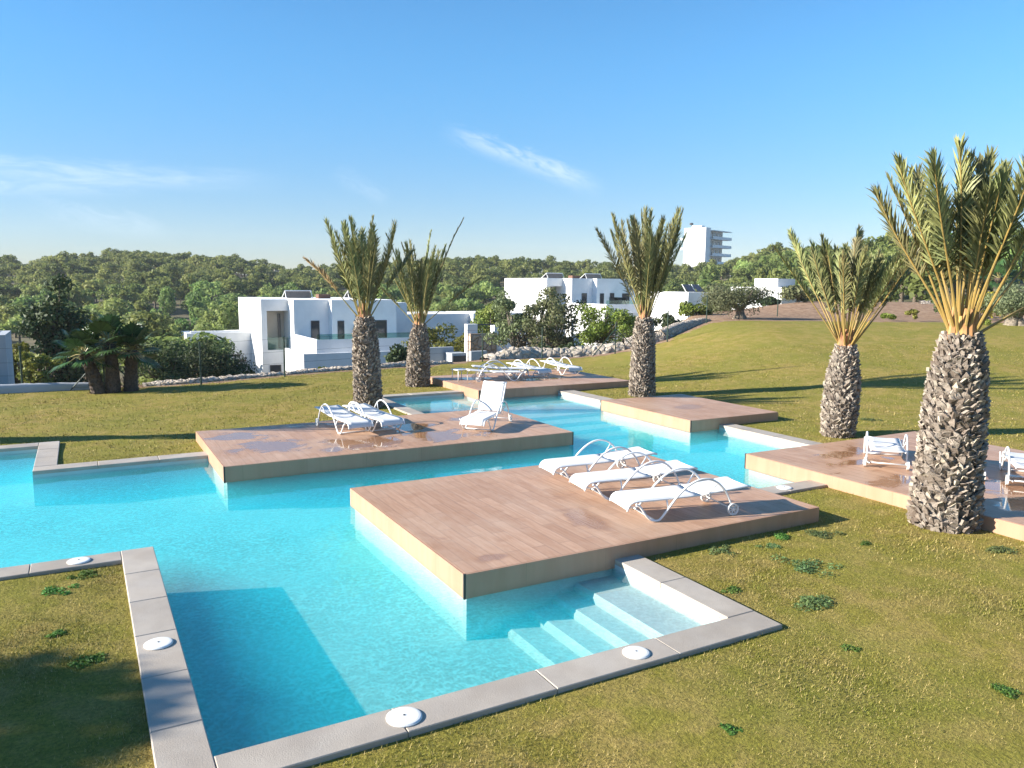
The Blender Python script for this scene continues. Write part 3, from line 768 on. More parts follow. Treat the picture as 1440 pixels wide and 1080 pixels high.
place_wheel(copy_tree(flat), (13.72, 8.02), 214, 'white sun lounger mostly hidden behind the biggest palm trunk')
place_wheel(copy_tree(flat), (14.22, 7.06), 214, 'white sun lounger cut off by the right edge of the photo')
# small table
tb = empty('side_table', (11.75, 24.95, 0.31), R(8), label='small white side table at the left end of the farthest deck', cat='table')
m = MB(); m.bevbox(-0.24, -0.24, 0.37, 0.24, 0.24, 0.40, 0.006); m.build('tabletop', 'plastic', tb)
for sx in (-1, 1):
    for sy in (-1, 1):
        m = MB(); m.tube([(sx * 0.20, sy * 0.20, 0), (sx * 0.19, sy * 0.19, 0.37)], 0.016, 8); m.build('leg', 'alu', tb, smooth=True)

# ------------------------------------------------------------------ date palms with bundled fronds
def frond_mesh(L, splay, az, droop, bare, seed, width=0.36, leafmat='leaflet', stem='petiole', closed=0.0):
    """one feather leaf: tapering rachis and two rows of leaflets in a V"""
    rg = random.Random(seed); m = MB(); n = 16; wob = rg.uniform(-0.11, 0.13); az += rg.uniform(-0.1, 0.1)
    dirh = Vector((math.cos(az), math.sin(az), 0)); pts = []
    p = Vector((0, 0, 0)); ang = splay
    for i in range(n + 1):
        pts.append(p.copy()); f = i / n
        a = ang + droop * f * f + wob * math.sin(f * 4.0)
        p = p + (dirh * math.sin(a) + Vector((0, 0, 1)) * math.cos(a)) * (L / n)
    m.mi = 1
    m.tube(pts, [lerp(0.028, 0.005, (i / n) ** 0.6) for i in range(n + 1)], 6)
    m.mi = 0
    side = dirh.cross(Vector((0, 0, 1))).normalized(); tw = rg.uniform(-0.9, 0.9)
    nl = int(L * 34)
    for k in range(nl):
        f = bare + (1 - bare) * (k + rg.random() * 0.6) / nl
        x = f * n; i = min(int(x), n - 1); q = pts[i].lerp(pts[i + 1], x - i); tg = (pts[i + 1] - pts[i]).normalized()
        s0 = (side - tg * side.dot(tg)).normalized(); nn = s0.cross(tg).normalized()
        s0, nn = s0 * math.cos(tw) + nn * math.sin(tw), nn * math.cos(tw) - s0 * math.sin(tw)
        g = (f - bare) / (1 - bare)
        ll = width * (0.55 + 0.9 * g) * (1.15 - 0.75 * g * g) * rg.uniform(0.8, 1.1)
        fw = R(lerp(46, 16, g) * (1 - closed) + rg.uniform(-14, 16))
        for sd in (-1, 1):
            vee = R(rg.uniform(5, 60))
            dr = tg * math.cos(fw) + (s0 * sd * math.cos(vee) + nn * math.sin(vee)) * math.sin(fw)
            dr = dr + Vector((rg.uniform(-.06, .06), rg.uniform(-.06, .06), rg.uniform(-.06, .04)))
            wd = dr.cross(nn if rg.random() < 0.7 else s0).normalized() * rg.uniform(0.010, 0.016)
            b0 = len(m.v); mid = q + dr * ll * 0.55; tip = q + dr * ll + Vector((rg.uniform(-.06, .06), rg.uniform(-.06, .06), rg.uniform(-0.16, 0.03))) * ll
            m.v += [tuple(q - wd * 0.5), tuple(q + wd * 0.5), tuple(mid + wd), tuple(mid - wd), tuple(tip)]
            m.f += [[b0, b0 + 1, b0 + 2, b0 + 3], [b0 + 3, b0 + 2, b0 + 4]]; m.m += [0, 0]
    me = bpy.data.meshes.new('frond'); me.from_pydata(m.v, [], m.f)
    me.materials.append(MAT[leafmat]); me.materials.append(MAT[stem]); me.polygons.foreach_set('material_index', m.m); me.update()
    return me
def trunk_mesh(h, prof, seed, rows, boot=1.0):
    """core column plus spiral of overlapping cut leaf bases"""
    rg = random.Random(seed); m = MB(); lean = [rg.uniform(-0.03, 0.03), rg.uniform(-0.03, 0.03)]
    def rad(f): return interp(f, prof)
    def cx(f): return Vector((lean[0] * f * h, lean[1] * f * h, f * h))
    nz, ns = 22, 20
    for i in range(nz + 1):
        f = i / nz; c = cx(f); r = rad(f) * 0.86
        for j in range(ns):
            a = 2 * math.pi * j / ns; m.v.append((c.x + r * math.cos(a), c.y + r * math.sin(a), c.z - (0.15 if i == 0 else 0)))
    for i in range(nz):
        for j in range(ns): m.f.append([i * ns + j, i * ns + (j + 1) % ns, (i + 1) * ns + (j + 1) % ns, (i + 1) * ns + j])
    m.f.append([nz * ns + j for j in range(ns)])
    per = 28; rows = int(rows * 1.55); dz = h / rows
    for row in range(rows + 1):
        for k in range(per):
            f = (row + rg.uniform(-0.45, 0.45)) / rows; f = min(1.0, max(0.0, f))
            a = 2 * math.pi * (k + 0.5 * (row % 2) + rg.uniform(-0.3, 0.3)) / per + row * 0.13
            r = rad(f); c = cx(f); er = Vector((math.cos(a), math.sin(a), 0)); et = Vector((-math.sin(a), math.cos(a), 0))
            w0 = 2 * math.pi * r / per * rg.uniform(0.32, 0.78) * boot; hh = dz * rg.uniform(1.1, 2.7); out = rg.uniform(0.0, 0.048) * boot
            # a sawn-off leaf stalk: thin plate rising and leaning out, with a pale cut end
            tw = rg.uniform(-0.7, 0.7); up2 = (Vector((0, 0, 1)) + et * rg.uniform(-0.45, 0.45)).normalized()
            o2 = (er * math.cos(tw) + et * math.sin(tw)).normalized(); s2 = up2.cross(o2).normalized()
            base = c + er * (r * 0.84); th = rg.uniform(0.012, 0.03); w1 = w0 * rg.uniform(0.35, 0.85); cut = rg.uniform(-0.35, 0.35) * hh
            b_ = base - up2 * hh * 0.5; m_ = base + er * (r * 0.10) + up2 * hh * 0.08; t_ = base + er * (r * 0.13) + o2 * out + up2 * hh * 0.5
            P = [b_ - s2 * w0, b_ + s2 * w0, m_ - s2 * w0 * 0.9, m_ + s2 * w0 * 0.9, t_ - s2 * w1 - up2 * cut * 0.5, t_ + s2 * w1 + up2 * cut * 0.5]
            Q = [p - o2 * th for p in P]
            b0 = len(m.v); m.v += [tuple(p + o2 * th) for p in P[2:]] + [tuple(p) for p in P[:2]] + [tuple(p) for p in Q[2:]]
            m.f += [[b0 + 4, b0 + 5, b0 + 1, b0], [b0, b0 + 1, b0 + 3, b0 + 2], [b0 + 1, b0 + 7, b0 + 9, b0 + 3], [b0, b0 + 2, b0 + 8, b0 + 6]]; m.m += [0] * 4
            b0 = len(m.v); m.v += [tuple(P[4] + o2 * th), tuple(P[5] + o2 * th), tuple(Q[5]), tuple(Q[4])]; m.f.append([b0, b0 + 1, b0 + 2, b0 + 3]); m.m.append(1)
    # loose fibres
    for k in range(int(rows * 30)):
        f = rg.random(); a = rg.uniform(0, 6.28); r = rad(f); c = cx(f); er = Vector((math.cos(a), math.sin(a), 0)); et = Vector((-math.sin(a), math.cos(a), 0))
        q = c + er * r * 0.98; dr = (er * rg.uniform(0.5, 1.2) + et * rg.uniform(-0.7, 0.7) + Vector((0, 0, rg.uniform(-0.6, 0.9)))).normalized() * rg.uniform(0.05, 0.12)
        wd = et * rg.uniform(0.006, 0.016); b0 = len(m.v)
        m.v += [tuple(q - wd), tuple(q + wd), tuple(q + dr)]; m.f.append([b0, b0 + 1, b0 + 2]); m.m.append(0)
    me = bpy.data.meshes.new('trunk'); me.from_pydata(m.v, [], m.f); me.materials.append(MAT['boots']); me.materials.append(MAT['boot_cut']); me.polygons.foreach_set('material_index', [0] * (len(m.f) - len(m.m)) + m.m); me.update()
    return me, cx(1.0)
def date_palm(loc, h, prof, crown, n, spread, seed, label, rows=26, extras=(), bare=0.34, width=0.36, boot=1.0, stem='petiole', lean=(0, 0), closed=0.0):
    rg = random.Random(seed)
    o = empty('date_palm', loc, rg.uniform(0, 6), label=label, cat='palm tree', group='date palms around the pool')
    rot = o.rotation_euler.z
    me, top = trunk_mesh(h, prof, seed, rows, boot); obj_from('trunk', me, parent=o)
    # collar of young leaf bases the fronds spring from
    c = MB(); rt = prof[-1][1]
    for k in range(16):
        a = 2 * math.pi * k / 16 + rg.uniform(-.2, .2); r0 = rt * 0.72
        p0 = Vector((r0 * math.cos(a), r0 * math.sin(a), -0.12)); hh = rg.uniform(0.28, 0.5)
        c.tube([p0, p0 * 0.92 + Vector((0, 0, hh * 0.5)), p0 * 0.95 + Vector((0, 0, hh + 0.1))], [0.07, 0.055, 0.02], 6)
    c.tube([(0, 0, -0.2), (0, 0, 0.15), (0, 0, 0.45)], [rt * 0.8, rt * 0.7, rt * 0.3], 10)
    c.build('leaf_bases', 'boots_fresh', o, loc=tuple(top))
    for i in range(n):
        q = (i + 0.5) / n; az = i * 2.399963 + rg.uniform(-0.25, 0.25)
        sp = R(spread) * (q ** 0.75) * rg.uniform(0.7, 1.18) + 0.02
        L = crown * rg.uniform(0.78, 1.08) / max(0.75, math.cos(sp * 0.9))
        fm = frond_mesh(L, sp, az, R(rg.uniform(-4, 9)), bare * rg.uniform(0.85, 1.15), seed * 100 + i, width, 'leaflet', stem, closed)
        r0 = rt * (0.15 + 0.5 * q)
        obj_from('frond', fm, (top.x + r0 * math.cos(az), top.y + r0 * math.sin(az), top.z + 0.02), parent=o)
    for k, (aw, sp, L, kind) in enumerate(extras):   # stray fronds; aw = world azimuth
        az = R(aw) - rot
        fm = frond_mesh(L, R(sp), az, R(8), 0.45, seed * 100 + 60 + k, width * 0.8, 'leaflet_dry' if kind == 'dry' else 'leaflet', 'petiole_green' if kind == 'dry' else stem, 0.75 if kind == 'closed' else 0.0)
        obj_from('frond', fm, (top.x + rt * 0.6 * math.cos(az), top.y + rt * 0.6 * math.sin(az), top.z), parent=o, label='dry brown stray frond' if kind == 'dry' else None)
    return o
CAMR = -math.degrees(YAW)            # world azimuth of "right in the photo"
fat = [(0, 0.48), (0.05, 0.49), (0.3, 0.45), (0.6, 0.42), (0.8, 0.38), (0.9, 0.32), (1, 0.25)]
P5 = date_palm((11.55, 6.95, 0.06), 2.92, fat, 2.5, 28, 26, 5, 'biggest and nearest date palm with a thick trunk in front of the right deck', rows=26, bare=0.42, width=0.42, boot=1.0,
               extras=[(CAMR, 55, 2.6, ''), (CAMR + 176, 21, 2.5, '')])
P4 = date_palm((16.24, 12.6, 0.06), 2.2, [(0, 0.36), (0.06, 0.38), (0.3, 0.41), (0.6, 0.39), (0.85, 0.30), (1, 0.22)], 2.7, 31, 36, 4, 'stout date palm with a wide yellow-stalked crown behind the right deck', rows=20, bare=0.40, width=0.36)
P3 = date_palm((16.21, 20.25, 0.07), 2.55, [(0, 0.42), (0.06, 0.42), (0.3, 0.39), (0.6, 0.37), (0.88, 0.30), (1, 0.22)], 3.25, 30, 25, 3, 'dark tufted date palm on the lawn behind the small empty deck', rows=23, bare=0.27, width=0.40, stem='petiole_green')
P1 = date_palm((7.31, 21.85, 0.07), 2.6, [(0, 0.42), (0.06, 0.41), (0.3, 0.38), (0.6, 0.37), (0.85, 0.33), (1, 0.22)], 2.6, 23, 23, 1, 'date palm left of the pair behind the long deck, with one dry frond', rows=24, bare=0.22, width=0.38, stem='petiole_green',
               extras=[(CAMR + 180, 42, 2.3, 'dry'), (CAMR + 10, 30, 2.3, ''), (CAMR, 3, 2.9, 'closed'), (CAMR + 180, 2, 2.85, 'closed')])
P2 = date_palm((10.46, 25.75, 0.07), 2.15, [(0, 0.41), (0.06, 0.42), (0.3, 0.40), (0.6, 0.37), (0.85, 0.29), (1, 0.2)], 2.7, 19, 26, 2, 'date palm right of the pair, at the back corner of the pool, with spiky fronds', rows=20, bare=0.24, width=0.36, stem='petiole_green',
               extras=[(CAMR, 20, 4.0, 'closed'), (CAMR, 3, 3.3, 'closed'), (CAMR + 180, 16, 3.3, 'closed'), (CAMR, 12, 2.9, 'closed'), (CAMR, 47, 2.7, ''), (CAMR + 170, 40, 1.9, '')])

# ------------------------------------------------------------------ foliage
def leaf_cloud(rg, clumps, n, size, flat=0.5, aspect=0.55):
    """n leaf quads spread over clumps (x, y, z, r): outward-facing with jitter, denser to the outside"""
    C = np.array(clumps, float); wgt = C[:, 3] ** 2; k = rg.choice(len(C), n, p=wgt / wgt.sum())
    d = rg.normal(size=(n, 3)); d[:, 2] = d[:, 2] * 0.9 + 0.25; d /= np.linalg.norm(d, axis=1)[:, None]
    rr = C[k, 3] * (0.45 + 0.6 * rg.random(n) ** 0.55)
    sc = np.array([1, 1, 0.78]); c = C[k, :3] + d * rr[:, None] * sc
    nn = d + rg.normal(size=(n, 3)) * flat; nn /= np.linalg.norm(nn, axis=1)[:, None]
    a = np.cross(nn, rg.normal(size=(n, 3))); a /= np.linalg.norm(a, axis=1)[:, None]; b = np.cross(nn, a)
    s = size * (0.6 + 0.8 * rg.random(n))[:, None]
    V = np.stack([c - a * s - b * s * aspect * 0.3, c + b * s * aspect * -1.0, c + a * s + b * s * aspect * 0.2, c + b * s * aspect], 1).reshape(-1, 3)
    F = np.arange(n * 4).reshape(-1, 4)
    return V, F
def clumps_round(rg, n, R0, H, base, spread=0.62, r=0.42):
    out = []
    for i in range(n):
        d = rg.normal(size=3); d /= np.linalg.norm(d); q = rg.random() ** 0.5
        out.append((d[0] * R0 * spread * q * 1.25, d[1] * R0 * spread * q * 1.25, base + H / 2 + d[2] * H / 2 * spread * q, R0 * r * rg.uniform(0.7, 1.15)))
    return out
def join_np(parts):
    Vs, Fs, Ms, o = [], [], [], 0
    for V, F, mi in parts:
        Vs.append(V); Fs.append(np.asarray(F) + o); Ms.append(np.full(len(F), mi)); o += len(V)
    return np.concatenate(Vs), np.concatenate(Fs), np.concatenate(Ms)
def trunk_quads(pts, rs, n=6):
    m = MB(); m.tube(pts, rs, n, caps=False); return np.array(m.v), np.array(m.f)

# hillside pines: six shapes
PINES = []
for k in range(8):
    rg = np.random.default_rng(50 + k); h = 5.2 + 0.5 * (k % 3); R0 = 3.0 + 0.3 * (k % 2)
    cl = [(0, 0, h * 0.62, R0 * 0.52)] + clumps_round(rg, 9, R0, h * 0.70, h * 0.30, 0.80, 0.34)
    if k > 5: cl = [(rg.normal() * 0.5, rg.normal() * 0.5, h * z, R0 * (0.55 - 0.35 * abs(z - 0.55))) for z in (0.3, 0.42, 0.54, 0.66, 0.78, 0.88, 0.95)]
    V, F = leaf_cloud(rg, cl, 900, 0.30, 0.5)
    tv, tf = trunk_quads([(0, 0, -1.5), (0.1, 0, h * 0.4), (0.0, 0.15, h * 0.75)], [0.2, 0.15, 0.05])
    PINES.append(join_np([(V, F, 0), (tv, tf, 1)]))
PINE_ME = [np_mesh('pine_tree', *p[:2], ['pine', 'bark'], p[2]) for p in PINES]
def scatter():
    rg = random.Random(3); out = []; r = 60.0
    while r < 372:
        step = 6.2 + r * 0.008
        a0, a1 = -0.70, 0.72; na = int((a1 - a0) * r / 6.6)
        for i in range(na):
            th = a0 + (a1 - a0) * (i + rg.random()) / na; rr = r + rg.uniform(-0.5, 0.5) * step
            X, Y = rr * math.sin(th), rr * math.cos(th); px = 720 + 1092 * X / Y
            St, D = interp(px, RSTART), interp(px, RDIST)
            smin = interp(px, [(-200, 60), (320, 62), (340, 112), (570, 112), (592, 116), (700, 116), (720, 140), (880, 140), (900, 116), (1100, 104), (1250, 74)])
            if px < -160 or px > 1600 or Y < smin or Y > D + 14: continue
            if rg.random() < 0.07: continue
            if 940 < px < 1050 and Y > 298: continue                       # the tower's plot
            u, v = uv(X, Y); out.append((Y, u, v, terrain(X, Y) - 0.3, rg.uniform(0, 6.28), rg.choice((0.7, 0.9, 1.05, 1.15, 1.2, 1.25, 1.3)) * (0.85 if Y < St + 10 else 1), rg.choice((0, 1, 2, 3, 4, 5, 0, 1, 2, 3, 6, 7)), px, rg.uniform(0.8, 1.25), rg.uniform(0.8, 1.15)))
        r += step
    return out
TREES = scatter(); TREES.sort()
LONE = [q for q in TREES if -10 < q[7] < 1450][:290]
IDS = {id(q) for q in LONE}
for q in LONE:
    obj_from('pine_tree', PINE_ME[q[6]], (q[1], q[2], q[3]), q[4], (q[5] * q[8], q[5] * q[8], q[5] * q[9]), label='rounded olive-green pine among its like on the lower wooded hillside', cat='pine', group='pines on the lower hillside')
rest = [q for q in TREES if id(q) not in IDS]
parts = []
for q in rest:
    V, F, mi = PINES[q[6]]; keep = slice(None)
    c, s = math.cos(q[4]), math.sin(q[4]); W = V * np.array([q[5] * q[8], q[5] * q[8], q[5] * q[9]])
    W = np.stack([W[:, 0] * c - W[:, 1] * s + q[1], W[:, 0] * s + W[:, 1] * c + q[2], W[:, 2] + q[3]], 1)
    parts.append((W, F, mi))
Vs, Fs, Ms, o_ = [], [], [], 0
for W, F, mi in parts: Vs.append(W); Fs.append(F + o_); Ms.append(mi); o_ += len(W)
me = np_mesh('distant_pine_wood', np.concatenate(Vs), np.concatenate(Fs), ['pine', 'bark'], np.concatenate(Ms))
link(bpy.data.objects.new('distant_pine_wood', me), kind='stuff', label='dense pine wood covering the upper hills up to the skyline')

def tree(name, px, py, Y, h, R0, leaf, bark, label, cat, n=1800, size=0.16, clumps=14, base=0.3, stems=1, seed=1, spread=0.7, r=0.36, group=None, flat=0.6, z=None, wide=1.0):
    """trunk(s) with limbs and a crown of separate leaf clumps, standing on the terrain"""
    p = sight(px, py, Y); X, Yy = XY(p.x, p.y); z = terrain(X, Yy) - 0.05 if z is None else z
    rg = np.random.default_rng(seed)
    o = empty(name, (p.x, p.y, z), rg.uniform(0, 6), label=label, cat=cat, group=group)
    cl = clumps_round(rg, clumps, R0, h * (1 - base), h * base, spread, r)
    cl = [(a * wide, b * wide, c, d_) for a, b, c, d_ in cl]
    tm = MB()
    if bark:
        for s in range(stems):
            a = 6.28 * s / max(stems, 1) + 0.5; d0 = 0.12 * R0 * (stems > 1)
            b0 = Vector((math.cos(a) * d0 * 0.5, math.sin(a) * d0 * 0.5, -0.2)); b1 = Vector((math.cos(a) * d0 * 1.6, math.sin(a) * d0 * 1.6, h * max(base, 0.15))); tr = 0.028 * h / math.sqrt(stems) + 0.02
            b2 = Vector((b1.x * 2.2, b1.y * 2.2, h * (base + (1 - base) * 0.6)))
            tm.tube([b0, b0.lerp(b1, .5) + Vector((rg.uniform(-.1, .1), rg.uniform(-.1, .1), 0)), b1, b2], [tr * 1.4, tr * 1.1, tr, tr * 0.35], 8)
            for c in cl[s::stems]:
                tm.tube([b1.lerp(b2, rg.uniform(0, .7)), b1.lerp(Vector(c[:3]), 0.6) + Vector((0, 0, 0.1)), c[:3]], [tr * 0.5, tr * 0.3, tr * 0.12], 5)
        tm.build('trunk', bark, o, smooth=True)
    V, F = leaf_cloud(rg, cl, n, size, flat)
    obj_from('crown', np_mesh('crown', V, F, [leaf]), parent=o)
    return o

def treepx(name, px, ytop, Y, wpx, leaf, bark, label, cat, n=1500, size=0.15, ybase=None, **kw):
    top = sight(px, ytop, Y); p = sight(px, ybase or 480, Y); X, Yy = XY(p.x, p.y); z = terrain(X, Yy) - 0.05
    return tree(name, px, 480, Y, top.z - z, wpx / 2 * Y / 1092, leaf, bark, label, cat, n, size, z=z, **kw)
SH = 'shrubs and young trees beyond the fence'
treepx('conifer_tree', 80, 372, 42, 74, 'pine_dark', 'bark', 'tall dark conifer rising behind the fan palms at the left', 'tree', 7500, 0.12, clumps=34, base=0.05, spread=0.85, r=0.5, seed=2)
treepx('shrub', 18, 436, 44, 84, 'bright', 'bark', 'yellow-green shrub beside the white building at the left edge', 'shrub', 1800, 0.13, clumps=14, base=0.1, seed=3)
treepx('shrub', 52, 470, 38, 62, 'bright', 'bark', 'pale green shrub between the left-edge building and the fan palms', 'shrub', 1600, 0.11, clumps=12, base=0.1, seed=4)
treepx('tree', 118, 424, 52, 80, 'bright', 'bark', 'light green tree just behind the tops of the fan palms', 'tree', 1800, 0.16, seed=41)
treepx('shrub', 236, 470, 37, 110, 'bushleaf', 'bark', 'dark shrub right of the fan palms, lowest of three behind the stone wall', 'shrub', 7000, 0.065, clumps=22, base=0.08, seed=5)
treepx('shrub', 283, 450, 40, 120, 'bushleaf', 'bark', 'dark shrub behind the stone wall, tallest of three left of the white villa', 'shrub', 7000, 0.065, clumps=24, base=0.05, seed=6)
treepx('shrub', 302, 462, 40, 104, 'bushleaf', 'bark', 'dark shrub touching the left corner of the nearer villa', 'shrub', 6000, 0.06, clumps=20, base=0.05, seed=7)
treepx('shrub', 566, 484, 36.5, 60, 'bushleaf', 'bark', 'dark green shrub between the two left palm trunks', 'shrub', 1500, 0.09, clumps=10, base=0.08, seed=8)
treepx('shrub', 452, 517, 33.2, 22, 'bright', None, 'small pale weed tuft on the low stone wall below the villa', 'shrub', 300, 0.06, clumps=4, base=0.0, seed=88)
treepx('pine_sapling', 610, 441, 62, 96, 'bright', 'bark', 'bright green young pine just right of the palm pair', 'tree', 4500, 0.13, clumps=24, base=0.05, seed=9)
treepx('pine_sapling', 650, 445, 58, 88, 'bright', 'bark', 'bright green young pine left of the stone gate wall', 'tree', 4500, 0.13, clumps=24, base=0.05, seed=10)
treepx('pine_sapling', 677, 455, 55, 56, 'bright', 'bark', 'small bright green pine directly behind the stone gate wall', 'tree', 3000, 0.12, clumps=18, base=0.05, seed=101)
treepx('tree', 692, 404, 78, 74, 'bright', 'bark', 'tall green tree touching the left side of the farther villa', 'tree', 5000, 0.15, seed=12, clumps=18)
treepx('eucalyptus_tree', 728, 400, 48, 74, 'greyleaf', 'olivebark', 'thin grey-green tree with a bowed crown before the farther villa, left of two', 'tree', 5200, 0.085, clumps=34, base=0.16, stems=3, seed=13, spread=0.92, r=0.30, flat=0.9)
treepx('eucalyptus_tree', 777, 404, 46, 84, 'greyleaf', 'olivebark', 'thin grey-green tree with a pointed crown before the farther villa, right of two', 'tree', 6000, 0.085, clumps=36, base=0.14, stems=3, seed=14, spread=0.92, r=0.30, flat=0.9)
treepx('tree', 848, 424, 45, 78, 'bright', 'bark', 'bright yellow-green young tree left of the central palm trunk', 'tree', 9500, 0.065, clumps=36, base=0.08, seed=15, spread=0.85, r=0.36, flat=0.8)
treepx('shrub', 792, 488, 41, 70, 'bushleaf', None, 'low green shrub at the foot of the grey-green trees', 'shrub', 900, 0.08, clumps=9, base=0.0, seed=16, wide=1.2)
treepx('shrub', 893, 437, 50, 60, 'greyleaf', 'bark', 'grey-green bush directly behind the central palm trunk', 'shrub', 3600, 0.075, clumps=18, seed=17, base=0.1)
treepx('shrub', 938, 440, 47, 54, 'bushleaf', 'bark', 'dark bush right of the central palm behind a fence post', 'shrub', 1700, 0.10, clumps=12, base=0.1, seed=18)
treepx('shrub', 978, 428, 52, 54, 'bright', 'bark', 'leafy green bush in front of the low white house with roof panels', 'shrub', 1500, 0.11, clumps=12, base=0.1, seed=19)
treepx('shrub', 1006, 412, 60, 50, 'pine', 'bark', 'tall olive-green bush left of the old olive tree', 'shrub', 1500, 0.14, clumps=12, base=0.1, seed=20)
treepx('shrub', 1080, 420, 62, 40, 'bushleaf', 'bark', 'dark bush between the olive tree and the small white house', 'shrub', 1000, 0.12, clumps=9, base=0.1, seed=21)
treepx('shrub', 1118, 404, 58, 54, 'greyleaf', 'bark', 'grey-green bush before the small white house', 'shrub', 1500, 0.11, clumps=12, base=0.1, seed=22)
treepx('shrub', 1152, 408, 64, 60, 'bushleaf', 'bark', 'dark bush left of the crown of the stout wide palm', 'shrub', 1400, 0.13, clumps=12, base=0.1, seed=23)
treepx('shrub', 1228, 404, 62, 70, 'pine', 'bark', 'olive-green bush at the top of the bank behind the stout palm', 'shrub', 1500, 0.14, clumps=12, base=0.1, seed=24)
treepx('pine', 1282, 344, 78, 120, 'pine', 'bark', 'broad dark pine with a bare trunk left of the biggest palm crown', 'pine', 3000, 0.2, clumps=24, base=0.4, seed=25)
treepx('pine', 1400, 340, 84, 130, 'pine', 'bark', 'broad pine on the hill at the right edge', 'pine', 3000, 0.22, clumps=24, base=0.3, seed=26)
treepx('shrub', 1374, 402, 47, 74, 'yellowleaf', 'bark', 'yellow-flowered shrub behind the biggest palm', 'shrub', 1700, 0.09, clumps=12, base=0.05, seed=27)
treepx('shrub', 1338, 412, 50, 54, 'bushleaf', 'bark', 'dark green shrub glimpsed between the stalks of the biggest palm', 'shrub', 1300, 0.1, clumps=10, base=0.05, seed=28)
treepx('shrub', 1281, 430, 44.5, 20, 'bright', None, 'narrow reedy green plant on the bare soil left of the biggest palm', 'shrub', 400, 0.08, clumps=6, base=0.0, seed=29)
treepx('shrub', 1250, 437, 44.5, 26, 'bright', None, 'small green tuft on the bare soil bank', 'shrub', 350, 0.08, clumps=5, base=0.0, seed=30)
treepx('shrub', 1377, 446, 41.5, 24, 'bright', None, 'low green tuft at the lawn edge right of the biggest palm', 'shrub', 350, 0.06, clumps=5, base=0.0, seed=31)

def olive(px, ybase, ytop, Y, wpx, label, seed, tr=0.24):
    b0 = sight(px, ybase, Y); X, Yy = XY(b0.x, b0.y); z = terrain(X, Yy) - 0.05; top = sight(px, ytop, Y); h = top.z - z
    rg = np.random.default_rng(seed); R0 = wpx / 2 * Y / 1092
    o = empty('olive_tree', (b0.x, b0.y, z), 0.4, label=label, cat='olive tree', group='old olive trees on the bank')
    m = MB()
    for s in range(5):
        a = 1.25 * s + 0.3; c, s_ = math.cos(a), math.sin(a)
        P = [(c * tr * 1.5, s_ * tr * 1.5, -0.25), (c * tr * 0.8, s_ * tr * 0.8, h * 0.10), (c * tr * 0.45, s_ * tr * 0.45, h * 0.22), (c * tr * 1.1, s_ * tr * 1.1, h * 0.34), (c * R0 * 0.4, s_ * R0 * 0.4, h * 0.55), (c * R0 * 0.6, s_ * R0 * 0.6, h * 0.75)]
        P = [Vector(p) + Vector(rg.normal(size=3)) * 0.03 for p in P]
        m.tube(spline(P, 3), [lerp(tr * 0.95, 0.03, (i / 15) ** 0.8) * rg.uniform(0.85, 1.15) for i in range(16)], 9)
    m.build('trunk', 'olivebark', o, smooth=True)
    cl = clumps_round(rg, 30, R0, h * 0.82, h * 0.19, 0.80, 0.36)
    V, F = leaf_cloud(rg, cl, 9500, 0.07, 0.8, 0.35)
    obj_from('crown', np_mesh('crown', V, F, ['oliveleaf']), parent=o)
olive(1040, 451, 395, 45.5, 98, 'old silvery olive tree with a gnarled trunk at the top of the lawn', 61, 0.22)
olive(1428, 462, 402, 41, 84, 'silvery olive tree with a pale thick trunk at the right edge', 62, 0.30)

# fan palms
def fan_leaf(m, base, dirv, Lp, Lf, rg):
    d0 = dirv.normalized(); tip = base + d0 * Lp + Vector((0, 0, -0.12 * Lp))
    m.mi = 1; m.tube([base, base.lerp(tip, 0.5) + Vector((0, 0, 0.05)), tip], [0.022, 0.016, 0.012], 5); m.mi = 0
    s = d0.cross(Vector((0, 0, 1)))
    s = s.normalized() if s.length > 0.05 else Vector((1, 0, 0)); n = s.cross(d0).normalized(); ns = 20
    tl = rg.uniform(-0.4, 0.4); s, n = s * math.cos(tl) + n * math.sin(tl), n * math.cos(tl) - s * math.sin(tl)
    for k in range(ns):
        a = R(-120 + 240 * k / (ns - 1)); L = Lf * (0.75 + 0.25 * math.cos(a)) * rg.uniform(0.9, 1.05)
        dr = d0 * math.cos(a) + s * math.sin(a) + n * 0.12
        pr = (-d0 * math.sin(a) + s * math.cos(a)) * (L * 0.075)
        mid = tip + dr * L * 0.6; end = tip + dr * L + Vector((0, 0, -0.22 * L))
        b0 = len(m.v); m.v += [tuple(tip), tuple(mid - pr), tuple(mid + pr + n * 0.01), tuple(end)]
        m.f += [[b0, b0 + 1, b0 + 2], [b0 + 1, b0 + 3, b0 + 2]]; m.m += [0, 0]
